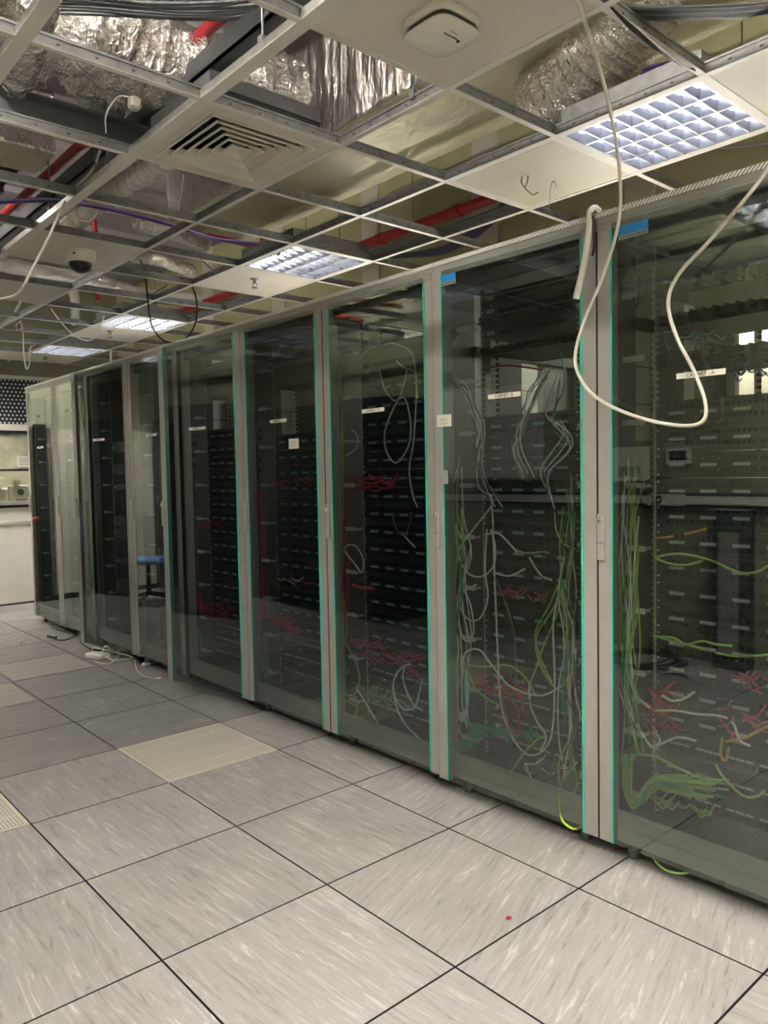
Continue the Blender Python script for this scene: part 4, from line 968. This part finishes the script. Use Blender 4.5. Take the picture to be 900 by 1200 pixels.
bundle(7, B5, [(480, 560), (500, 700), (470, 850), (520, 940), (440, 1050), (480, 1180)], 26, ['cable_grey', 'cable_green'], 'cable in the upper right tangle of the second cabinet', 'upper right tangle of the second cabinet')
bundle(7, B5, [(110, 540), (75, 640), (100, 720), (150, 760), (175, 830)], 14, ['cable_grey', 'cable_darkgrey'], 'cable in the small coil high at the left of the second cabinet', 'small high coil of the second cabinet')
cab_path(B5, [(228, 665), (300, 658), (370, 665), (436, 676)], .004, 'cable_red', 'single red cable strung across the opening of the second cabinet', gB, x=1.0)
for q in range(7):       # bluish loops
    a = q*4; cab_path(B4, [(75+a, 380+a*2), (88+a*.5, 480), (98+a*.5, 600), (112, 700+a), (140, 690+a), (146-a*.5, 610), (128-a*.3, 520)], R_, 'cable_blue', 'bluish cable in the narrow hanging loops at the left of the second cabinet', 'bluish loops of the second cabinet')
for q in range(14):      # green coil bottom left
    cx_, cy_2 = 125+rn.uniform(-14, 14), 790+rn.uniform(-14, 14); rx, ry = rn.uniform(35, 62), rn.uniform(30, 52); a0 = rn.uniform(2.2, 3.4); a1 = a0-rn.uniform(2.4, 4)
    cab_path(B4, [(cx_+rx*math.cos(a0+(a1-a0)*s/6), cy_2-10+ry*math.sin(a0+(a1-a0)*s/6)) for s in range(7)]+[(190+rn.uniform(0, 200), 770+rn.uniform(-10, 20))], .003, 'cable_green', 'green cable in the coil at the lower left of the second cabinet', 'green coil of the second cabinet', jit=.015)
def cluster(n, fx, x0, x1, y0, y1, ln, ms, label, group, r=.003, slope=.25, x=.955, droop=14):
    for q in range(n):
        sx = rn.uniform(x0, x1); t = (sx-x0)/max(1, x1-x0); sy = y0+(y1-y0)*rn.random()+slope*(sx-x0); a = rn.uniform(-.6, .9); l = rn.uniform(.5, 1)*ln
        pts = [(sx, sy), (sx+l*.4*math.cos(a), sy+l*.3*math.sin(a)+droop*.7), (sx+l*.7*math.cos(a), sy+l*.7*math.sin(a)+droop), (sx+l*math.cos(a), sy+l*math.sin(a))]
        cab_path(fx, pts, r, ms[q % len(ms)], label, group, x=x, jit=.018, sub=4)
cluster(26, B4, 145, 330, 545, 600, 70, ['cable_red'], 'red patch cable in the red tangle of the second cabinet', 'red tangle of the second cabinet', slope=.30)
cluster(10, B4, 160, 400, 262, 290, 60, ['cable_red'], 'red patch cable across the middle rows of the second cabinet', 'red middle cables of the second cabinet', slope=.05)
cluster(20, B4, 170, 400, 745, 775, 50, ['cable_green'], 'short green patch cable in the low row of the second cabinet', 'low green row of the second cabinet', slope=.12)
cluster(14, B4, 330, 500, 860, 900, 80, ['cable_darkgrey', 'cable_grey'], 'dark cable in the heap on the floor of the second cabinet', 'bottom heap of the second cabinet', slope=.2)
# cabinet A
gA = 'loose cables in the nearest cabinet'
for pts, m, lb in (
    ([(255, 140), (300, 130), (350, 130), (430, 150), (510, 185), (560, 185), (600, 165), (680, 120)], 'cable_lime', 'pale lime cable waving across the upper middle of the nearest cabinet'),
    ([(255, 142), (300, 158), (350, 162), (400, 150)], 'cable_lime', 'lime cable strand just below the waving one in the nearest cabinet'),
    ([(250, 380), (310, 385), (350, 405), (400, 395), (440, 405), (490, 410)], 'cable_lime', 'lime cable above the black coil level in the nearest cabinet'),
    ([(250, 378), (300, 392), (370, 410), (410, 422)], 'cable_lime', 'second lime cable above the black coil level in the nearest cabinet'),
    ([(440, 430), (490, 440), (560, 440), (620, 435)], 'cable_lime', 'lime cable running out to the right in the nearest cabinet'),
    ([(345, 68), (380, 60), (412, 52)], 'cable_orange', 'short orange-tipped cable high in the nearest cabinet'),
    ([(258, 80), (290, 78), (310, 74)], 'cable_orange', 'short orange cable left of the other in the nearest cabinet'),
    ([(258, 608), (320, 608), (380, 618), (440, 622), (475, 630)], 'cable_white', 'white cable lying along the lower rows of the nearest cabinet'),
    ([(275, 560), (300, 575), (315, 578), (345, 570), (375, 550)], 'cable_white', 'short bright white cable in the nearest cabinet, low left'),
    ([(150, 560), (180, 620), (210, 670), (240, 715), (260, 722)], 'cable_grey', 'pale cable slanting down the left of the nearest cabinet'),
    ([(190, 540), (205, 570), (240, 600)], 'cable_white', 'short white cable by the left bundle of the nearest cabinet'),
    ([(490, 640), (500, 660), (515, 700), (545, 715)], 'cable_white', 'white cable hook in the lower right of the nearest cabinet'),
    ([(440, 770), (455, 800), (490, 840), (530, 870), (570, 868), (590, 850)], 'cable_lime', 'lime cable sagging across the lower right of the nearest cabinet'),
    ([(470, 702), (530, 690), (600, 655), (640, 640)], 'cable_orange', 'orange cable at the lower right of the nearest cabinet'),
    ([(460, 690), (455, 740), (470, 760), (480, 720)], 'cable_orange', 'orange cable drop at the lower right of the nearest cabinet'),
    ([(120, 40), (150, 140), (170, 230), (165, 340), (150, 400)], 'cable_black', 'black cable slanting down behind the handle side of the nearest door'),
    ([(255, 670), (270, 700), (250, 720), (320, 690), (380, 700)], 'cable_grey', 'grey cable tangle end in the lower left of the nearest cabinet'),
    ([(205, 740), (260, 750), (340, 790), (400, 815), (480, 820)], 'cable_lime', 'lime cable spreading right from the green sheaf of the nearest cabinet')):
    cab_path(A6, pts, R_+.0004, m, lb, gA)
bundle(24, A6, [(185, -120), (180, 0), (175, 150), (175, 330), (170, 470), (180, 600), (190, 740)], 30, ['cable_green', 'cable_lime', 'cable_lime', 'cable_grey'], 'thin cable in the vertical green sheaf down the left of the nearest cabinet', 'left sheaf of the nearest cabinet')
for q in range(20):
    s0 = rn.uniform(-10, 40)
    cab_path(A6, [(180+rn.uniform(-20, 20), 740), (165+rn.uniform(-12, 20), 800+s0*.3), (158+rn.uniform(0, 25), 850+s0*.4), (178+rn.uniform(0, 20), 895+rn.uniform(-20, 12)), (220, 850+s0), (260, 815+s0*.8), (330+rn.uniform(-40, 40), 815+s0), (380+rn.uniform(-30, 100), 815+s0*1.6)], .0036, 'cable_lime' if q % 4 else 'cable_green', 'green cable fanning out of the low coil in the nearest cabinet', 'fanned green coil of the nearest cabinet', jit=.018)
cluster(22, A6, 210, 300, 530, 650, 90, ['cable_red'], 'red cable in the red tangle at the left of the nearest cabinet', 'left red tangle of the nearest cabinet', slope=.1)
cluster(12, A6, 430, 600, 590, 660, 90, ['cable_red'], 'red cable in the red tangle at the right of the nearest cabinet', 'right red tangle of the nearest cabinet', slope=.1)
cluster(10, A6, 480, 600, 490, 510, 80, ['cable_red'], 'red cable high in the right tangle of the nearest cabinet', 'high red cables of the nearest cabinet', slope=.1)
cluster(16, A6, 240, 420, 870, 880, 60, ['cable_lime'], 'short lime cable along the low panel of the nearest cabinet', 'short lime cables low in the nearest cabinet', slope=.2)
cluster(14, A6, 340, 600, 940, 1000, 90, ['cable_darkgrey'], 'dark cable heaped at the floor of the nearest cabinet', 'floor heap of the nearest cabinet', slope=.25)
cluster(16, A5, 300, 520, 590, 640, 70, ['cable_green', 'cable_blue'], 'teal cable on the shelf high in the nearest cabinet', 'teal cables high in the nearest cabinet', slope=-.05, x=1.0)
cluster(20, A5, 440, 650, 700, 725, 70, ['cable_darkgrey', 'cable_purple'], 'dark purple cable fan above the panels of the nearest cabinet', 'dark fan high in the nearest cabinet', slope=-.08, x=.99, droop=20)
cab_path(A5, [(205, 380), (235, 420), (225, 470), (215, 520)], .004, 'cable_black', 'thin black lead high at the left of the nearest cabinet', gA)
cab_path(A5, [(320, 430), (335, 436), (330, 445), (338, 448)], .004, 'cable_white', 'tiny white cable hook high in the nearest cabinet', gA)
P = [loc3(*A6(248, 1045), .90), W(*A6(262, 1075), 0, .88), W(*A6(300, 1100), 0, .87), W(*A6(340, 1105), 0, .87), W(*A6(362, 1098), 0, .92)]
cable(P, .004, 'cable_lime', 'lime cable loop drooping below the nearest cabinet', name='patch_cable')
# cabinet C
gC = 'loose cables in the third cabinet'
for pts, m, lb in (
    ([(400, 640), (360, 660), (328, 720), (340, 820), (375, 890), (420, 940), (450, 962)], 'cable_blue', 'pale cable arcing down the right side of the third cabinet from the right'),
    ([(375, 650), (368, 700), (385, 760), (410, 810), (450, 838)], 'cable_blue', 'pale cable hanging inside the arc of the third cabinet from the right'),
    ([(450, 700), (435, 770), (420, 820), (380, 835), (345, 800), (325, 740), (345, 670)], 'cable_blue', 'pale cable looping back up at the right of the third cabinet from the right'),
    ([(110, 160), (140, 138), (175, 150), (200, 200), (200, 250)], 'cable_grey', 'pale cable arch at the upper left of the third cabinet, below handle height'),
    ([(120, 165), (150, 200), (180, 240), (190, 255)], 'cable_grey', 'straight pale cable under the arch in the third cabinet from the right'),
    ([(95, 490), (130, 560), (175, 650), (185, 720), (160, 770), (125, 765), (110, 710), (140, 670)], 'cable_lime', 'yellow-green cable looping low at the left of the third cabinet from the right'),
    ([(130, 640), (95, 680), (90, 730), (120, 790), (175, 820)], 'cable_lime', 'yellow-green cable bow at the bottom left of the third cabinet from the right'),
    ([(95, 840), (130, 880), (165, 860), (175, 810)], 'cable_lime', 'short yellow-green cable at the foot of the third cabinet from the right'),
    ([(110, 310), (125, 420), (130, 520), (110, 600), (115, 700)], 'cable_lime', 'yellow-green cable running down the left of the third cabinet from the right'),
    ([(325, 0), (335, 60), (370, 100), (395, 50), (405, 0)], 'cable_darkgrey', 'dark cable loop bottom at the right of the third cabinet from the right'),
    ([(370, 95), (400, 130), (420, 150)], 'cable_grey', 'short grey cable tail at the right of the third cabinet from the right'),
    ([(170, 740), (220, 820), (268, 900)], 'cable_grey', 'thin grey cable slanting over the low panels of the third cabinet')):
    cab_path(C2, pts, R_, m, lb, gC)
for pts, m, lb in (
    ([(270, 480), (290, 560), (330, 610), (375, 600), (400, 700), (392, 800), (340, 872), (300, 830), (290, 750), (320, 660), (360, 580), (385, 480)], 'cable_grey', 'long pale cable loop hanging in the upper half of the third cabinet'),
    ([(155, 460), (220, 400), (300, 370), (350, 375), (410, 420), (430, 600)], 'cable_grey', 'pale cable arch at the top of the third cabinet from the right'),
    ([(340, 440), (370, 470), (400, 480), (425, 520), (415, 760), (395, 900), (410, 1010), (430, 1060)], 'cable_grey', 'pale cable running down the right side of the third cabinet'),
    ([(155, 560), (200, 548), (260, 530), (320, 520)], 'cable_darkgrey', 'dark cable crossing the top panels of the third cabinet'),
    ([(150, 730), (175, 760), (170, 810), (130, 840)], 'cable_grey', 'small cable hook at the left rail of the third cabinet')):
    cab_path(C1, pts, R_, m, lb, gC)
bundle(14, C2, [(95, -560), (90, -300), (95, 0), (100, 200), (95, 400), (100, 600), (105, 800)], 14, ['cable_green', 'cable_lime', 'cable_green'], 'green cable in the vertical bundle down the left of the third cabinet', 'left bundle of the third cabinet')
bundle(16, C2, [(130, -140), (122, 0), (130, 150), (125, 300), (130, 450), (135, 560)], 14, ['cable_red'], 'red cable in the vertical bundle at the left rail of the third cabinet', 'red rail bundle of the third cabinet', x=.95)
cluster(18, C1, 130, 290, 930, 990, 90, ['cable_red'], 'red cable in the upper red knot of the third cabinet', 'upper red knot of the third cabinet', slope=-.05, r=.004)
cluster(40, C2, 130, 400, 515, 590, 90, ['cable_red'], 'red cable in the wide red tangle low in the third cabinet', 'low red tangle of the third cabinet', slope=.28)
cluster(22, C2, 110, 380, 700, 740, 70, ['cable_green'], 'green cable along the low panels of the third cabinet', 'low green cables of the third cabinet', slope=.28)
cab_path(C2, [(155, 305), (190, 320), (245, 322)], .009, 'cable_red', 'thick red cable stub across one panel of the third cabinet', gC)
# cabinets D and E
D6 = lambda px, py: (180+px*.4167, 350+py*.4167)
bundle(8, D6, [(300, 540), (302, 640), (305, 740), (308, 840), (315, 900)], 11, ['cable_red'], 'red cable in the rail bundle of the fourth cabinet', 'red rail bundle of the fourth cabinet', x=.95)
cluster(34, D6, 312, 395, 885, 905, 40, ['cable_red'], 'red cable in the low tangle of the fourth cabinet', 'low red tangle of the fourth cabinet', slope=.3, droop=6)
cluster(10, D6, 330, 420, 780, 790, 40, ['cable_red', 'cable_grey'], 'thin cable across the middle of the fourth cabinet', 'middle cables of the fourth cabinet', slope=.1, droop=4)
cluster(10, D6, 330, 430, 510, 525, 40, ['cable_red'], 'dim red cable in the upper middle of the fourth cabinet', 'upper red cables of the fourth cabinet', slope=-.1, droop=4)
bundle(8, D6, [(312, 940), (310, 1000), (318, 1060), (325, 1090)], 8, ['cable_green'], 'green cable at the foot of the fourth cabinet', 'green foot cables of the fourth cabinet')
bundle(8, D6, [(115, 640), (112, 720), (118, 800), (125, 860), (135, 890)], 11, ['cable_red'], 'red cable in the rail bundle of the fifth cabinet', 'red rail bundle of the fifth cabinet', x=.95)
cluster(30, D6, 122, 205, 845, 880, 36, ['cable_red'], 'red cable in the low tangle of the fifth cabinet', 'low red tangle of the fifth cabinet', slope=.2, droop=6)
cluster(10, D6, 125, 190, 630, 640, 36, ['cable_red'], 'red cable across the middle of the fifth cabinet', 'middle red cables of the fifth cabinet', slope=-.05, droop=3)
bundle(6, D6, [(130, 930), (128, 980), (118, 1020), (105, 1035)], 8, ['cable_green'], 'green cable at the foot of the fifth cabinet', 'green foot cables of the fifth cabinet')
for q in range(9):       # black loops along the left rail
    zb = 380+q*29
    cab_path(D6, [(120, zb), (110, zb+8), (108, zb+20), (118, zb+28)], .005, 'cable_black', 'small black cable loop at the left rail of the fifth cabinet', 'small black loops of the fifth cabinet', x=.95)
    cab_path(D6, [(305, zb-15), (296, zb-6), (295, zb+8), (304, zb+16)], .005, 'cable_black', 'small black cable loop at the left rail of the fourth cabinet', 'small black loops of the fourth cabinet', x=.95)
cab_path(D6, [(50, 690), (60, 655), (85, 642), (110, 648)], .006, 'cable_black', 'black lead reaching across inside the ajar fifth cabinet', None, x=.93)

tag(STUFF.build('cable_tangle'), 'many small red, green and dark patch cables among the farther and lower panels', 'cables', kind='stuff')
# notes on the glass
xn = .8262; na, nb_ = W(512, 493, 0, xn).y, W(529, 493, 0, xn).y; zt, zb_ = W(520, 486, 0, xn).z, W(520, 500, 0, xn).z
b = MB(); b.box((xn-.0006, nb_, zb_), (xn, na, zt), 'paper')
for ln in (((.2, .75), (.35, .5), (.45, .75), (.6, .55), (.8, .7)), ((.3, .3), (.5, .2), (.65, .32), (.8, .22))):
    b.tube([(xn-.001, na+(nb_-na)*a_, zb_+(zt-zb_)*c_) for a_, c_ in ln], .0008, 'ink', 4, 4)
o = b.build('sticky_note'); tag(o, 'cream sticky note with handwriting on the second cabinet door from the right', 'note', 'paper notes')
na, nb_ = W(513, 560, 0, xn).y, W(525, 560, 0, xn).y; zt, zb_ = W(520, 551, 0, xn).z, W(520, 567, 0, xn).z
b = MB(); b.box((xn-.0006, nb_, zb_), (xn, na, zt), 'labelgrey'); b.box((xn-.0009, nb_+(na-nb_)*.55, zb_+(zt-zb_)*.4), (xn-.0006, nb_+(na-nb_)*.9, zb_+(zt-zb_)*.55), 'cab_grey'); o = b.build('note_patch')
tag(o, 'plain grey-white rectangle low at the left edge of the second cabinet door', 'note', 'paper notes')  # plain grey-white rectangle with a smaller grey patch
b = MB(); b.box((XR-.0008, -.495, 1.538), (XR-.0003, -.402, 1.592), 'paper')
b.tube([(XR-.0012, -.42, 1.575), (XR-.0012, -.44, 1.568), (XR-.0012, -.47, 1.576)], .0008, 'ink', 4, 4); b.tube([(XR-.0012, -.43, 1.555), (XR-.0012, -.46, 1.55), (XR-.0012, -.475, 1.557)], .0008, 'ink', 4, 4)
o = b.build('note_patch'); tag(o, 'square white note on the glass of the fourth cabinet from the right', 'note', 'paper notes')
# emergency stop on the last cabinet side
b = MB(); p_ = W(41, 608, 0, .83); b.lathe((.845, p_.y, p_.z), [(.020, 0), (.021, -.008), (.013, -.014), (.021, -.02), (.018, -.03), (.001, -.032)], 'red', 18, axis='x')
tag(b.build('push_button'), 'red mushroom button on the frame of the farthest cabinet', 'button')

# things on the floor by the far cabinets
pw = W(120, 772, 2, 0)
ad = empty('power_adaptor', (pw.x-.02, pw.y+.05, 0), .4); tag(ad, 'white power adaptor block lying on the floor below the ajar far cabinet', 'power adaptor')
b = MB(); b.box((-.05, -.09, 0), (.05, .09, .04), 'white', bev=.008); b.build('body', ad, centre=False)
b = MB(); b.tube([(0, -.09, .02), (-.02, -.2, .005), (.08, -.28, .005), (.15, -.15, .005), (.10, .02, .04), (.06, .1, .06), (.12, .18, .01)], .006, 'white'); b.build('lead', ad, centre=False)
pts = [W(u, v, 2, z) for u, v, z in ((141, 762, .006), (134, 766, .01), (124, 757, .11), (118, 768, .02), (112, 775, .006), (128, 778, .006), (142, 768, .006))]
cable(pts, .006, 'cable_white', 'white lead tangled around the power adaptor on the floor')
cable([W(u, v, 2, .006) for u, v in ((94, 752), (100, 757), (106, 760), (116, 762), (124, 760))], .006, 'cable_black', 'short black lead behind the power adaptor')
cable([W(u, v, 2, .008) for u, v in ((90, 742), (84, 747), (76, 750), (68, 750), (64, 749))], .005, 'cable_black', 'black lead curling on the floor before the second cabinet from the far end')
b = MB(); q0 = W(66, 747, 2, .012); b.cyl(q0, q0+Vector((-.05, .07, .01)), .016, 'black', 10, .012); tag(b.build('plug'), 'black plug at the end of the lead on the floor at the far left', 'plug')
cable([W(u, v, 2, .006) for u, v in ((158, 772), (160, 784), (166, 791), (176, 794), (186, 796))], .0035, 'cable_white', 'thin white lead lying on the floor by the sixth cabinet')
b = MB(); q0 = W(186, 796, 2, 0); b.box((q0.x-.02, q0.y-.012, 0), (q0.x+.02, q0.y+.012, .014), 'white', bev=.003); tag(b.build('small_connector'), 'tiny white connector on the floor at the end of the thin lead', 'connector')
b = MB(); q0 = W(150, 775, 2, 0); b.box((.93, q0.y-.12, 0), (1.08, q0.y+.05, .05), 'black_matt', bev=.008); b.tube([(.93, q0.y, .03), (.86, q0.y-.1, .02), (.85, q0.y-.22, .01), (.95, q0.y-.3, .01)], .008, 'cable_black'); tag(b.build('power_strip'), 'black power strip tucked under the ajar far cabinet', 'power strip')
b = MB(); q0 = W(172, 780, 2, 0); b.cyl((q0.x, q0.y, .0), (q0.x+.01, q0.y, .055), .02, 'galv', 12); b.box((q0.x-.03, q0.y-.03, 0), (q0.x+.05, q0.y+.03, .02), 'white', bev=.004); tag(b.build('plug_adaptor'), 'grey and white plug adaptor under the sixth cabinet from the right', 'adaptor')
cable([W(60, 735, 2, .02), W(68, 738, 2, .015), W(78, 741, 2, .01), W(90, 744, 2, .01)], .006, 'cable_black', 'black lead along the foot of the far cabinets')
b = MB(); q0 = W(720, 995, 2, 0)
b.tube([(q0.x, q0.y, .004), (q0.x+.05, q0.y-.04, .004), (q0.x+.02, q0.y-.09, .004)], .004, 'cable_red'); tag(b.build('cable_scrap'), 'scrap of red cable on the floor below the gap between the nearest cabinets', 'cable')
for u, v, m, lb in ((25, 754, 'black_matt', 'tiny dark scrap on the floor at the far left'), (847, 1036, 'black_matt', 'tiny black scrap under the nearest cabinet'), (596, 1077, 'red', 'tiny red fleck on a pale floor panel'), (247, 859, 'white', 'tiny white scrap on the perforated floor panel')):
    b = MB(); q0 = W(u, v, 2, 0); s = .007; b.box((q0.x-s, q0.y-s, .0014), (q0.x+s*1.3, q0.y+s, .007), m, bev=.002); tag(b.build('floor_scrap'), lb, 'scrap')

# ------------------------------------------------------------------ world and view
wd = bpy.data.worlds.new('world'); S.world = wd; wd.use_nodes = True
wd.node_tree.nodes['Background'].inputs[0].default_value = (.5, .5, .5, 1); wd.node_tree.nodes['Background'].inputs[1].default_value = .0
S.view_settings.view_transform = 'Standard'; S.view_settings.look = 'None'; S.view_settings.gamma = 1; S.view_settings.use_curve_mapping = False
S.view_settings.exposure = 1.85
try:
    S.cycles.max_bounces = 10; S.cycles.transparent_max_bounces = 24; S.cycles.diffuse_bounces = 5; S.cycles.glossy_bounces = 6; S.cycles.caustics_reflective = True
except Exception: pass
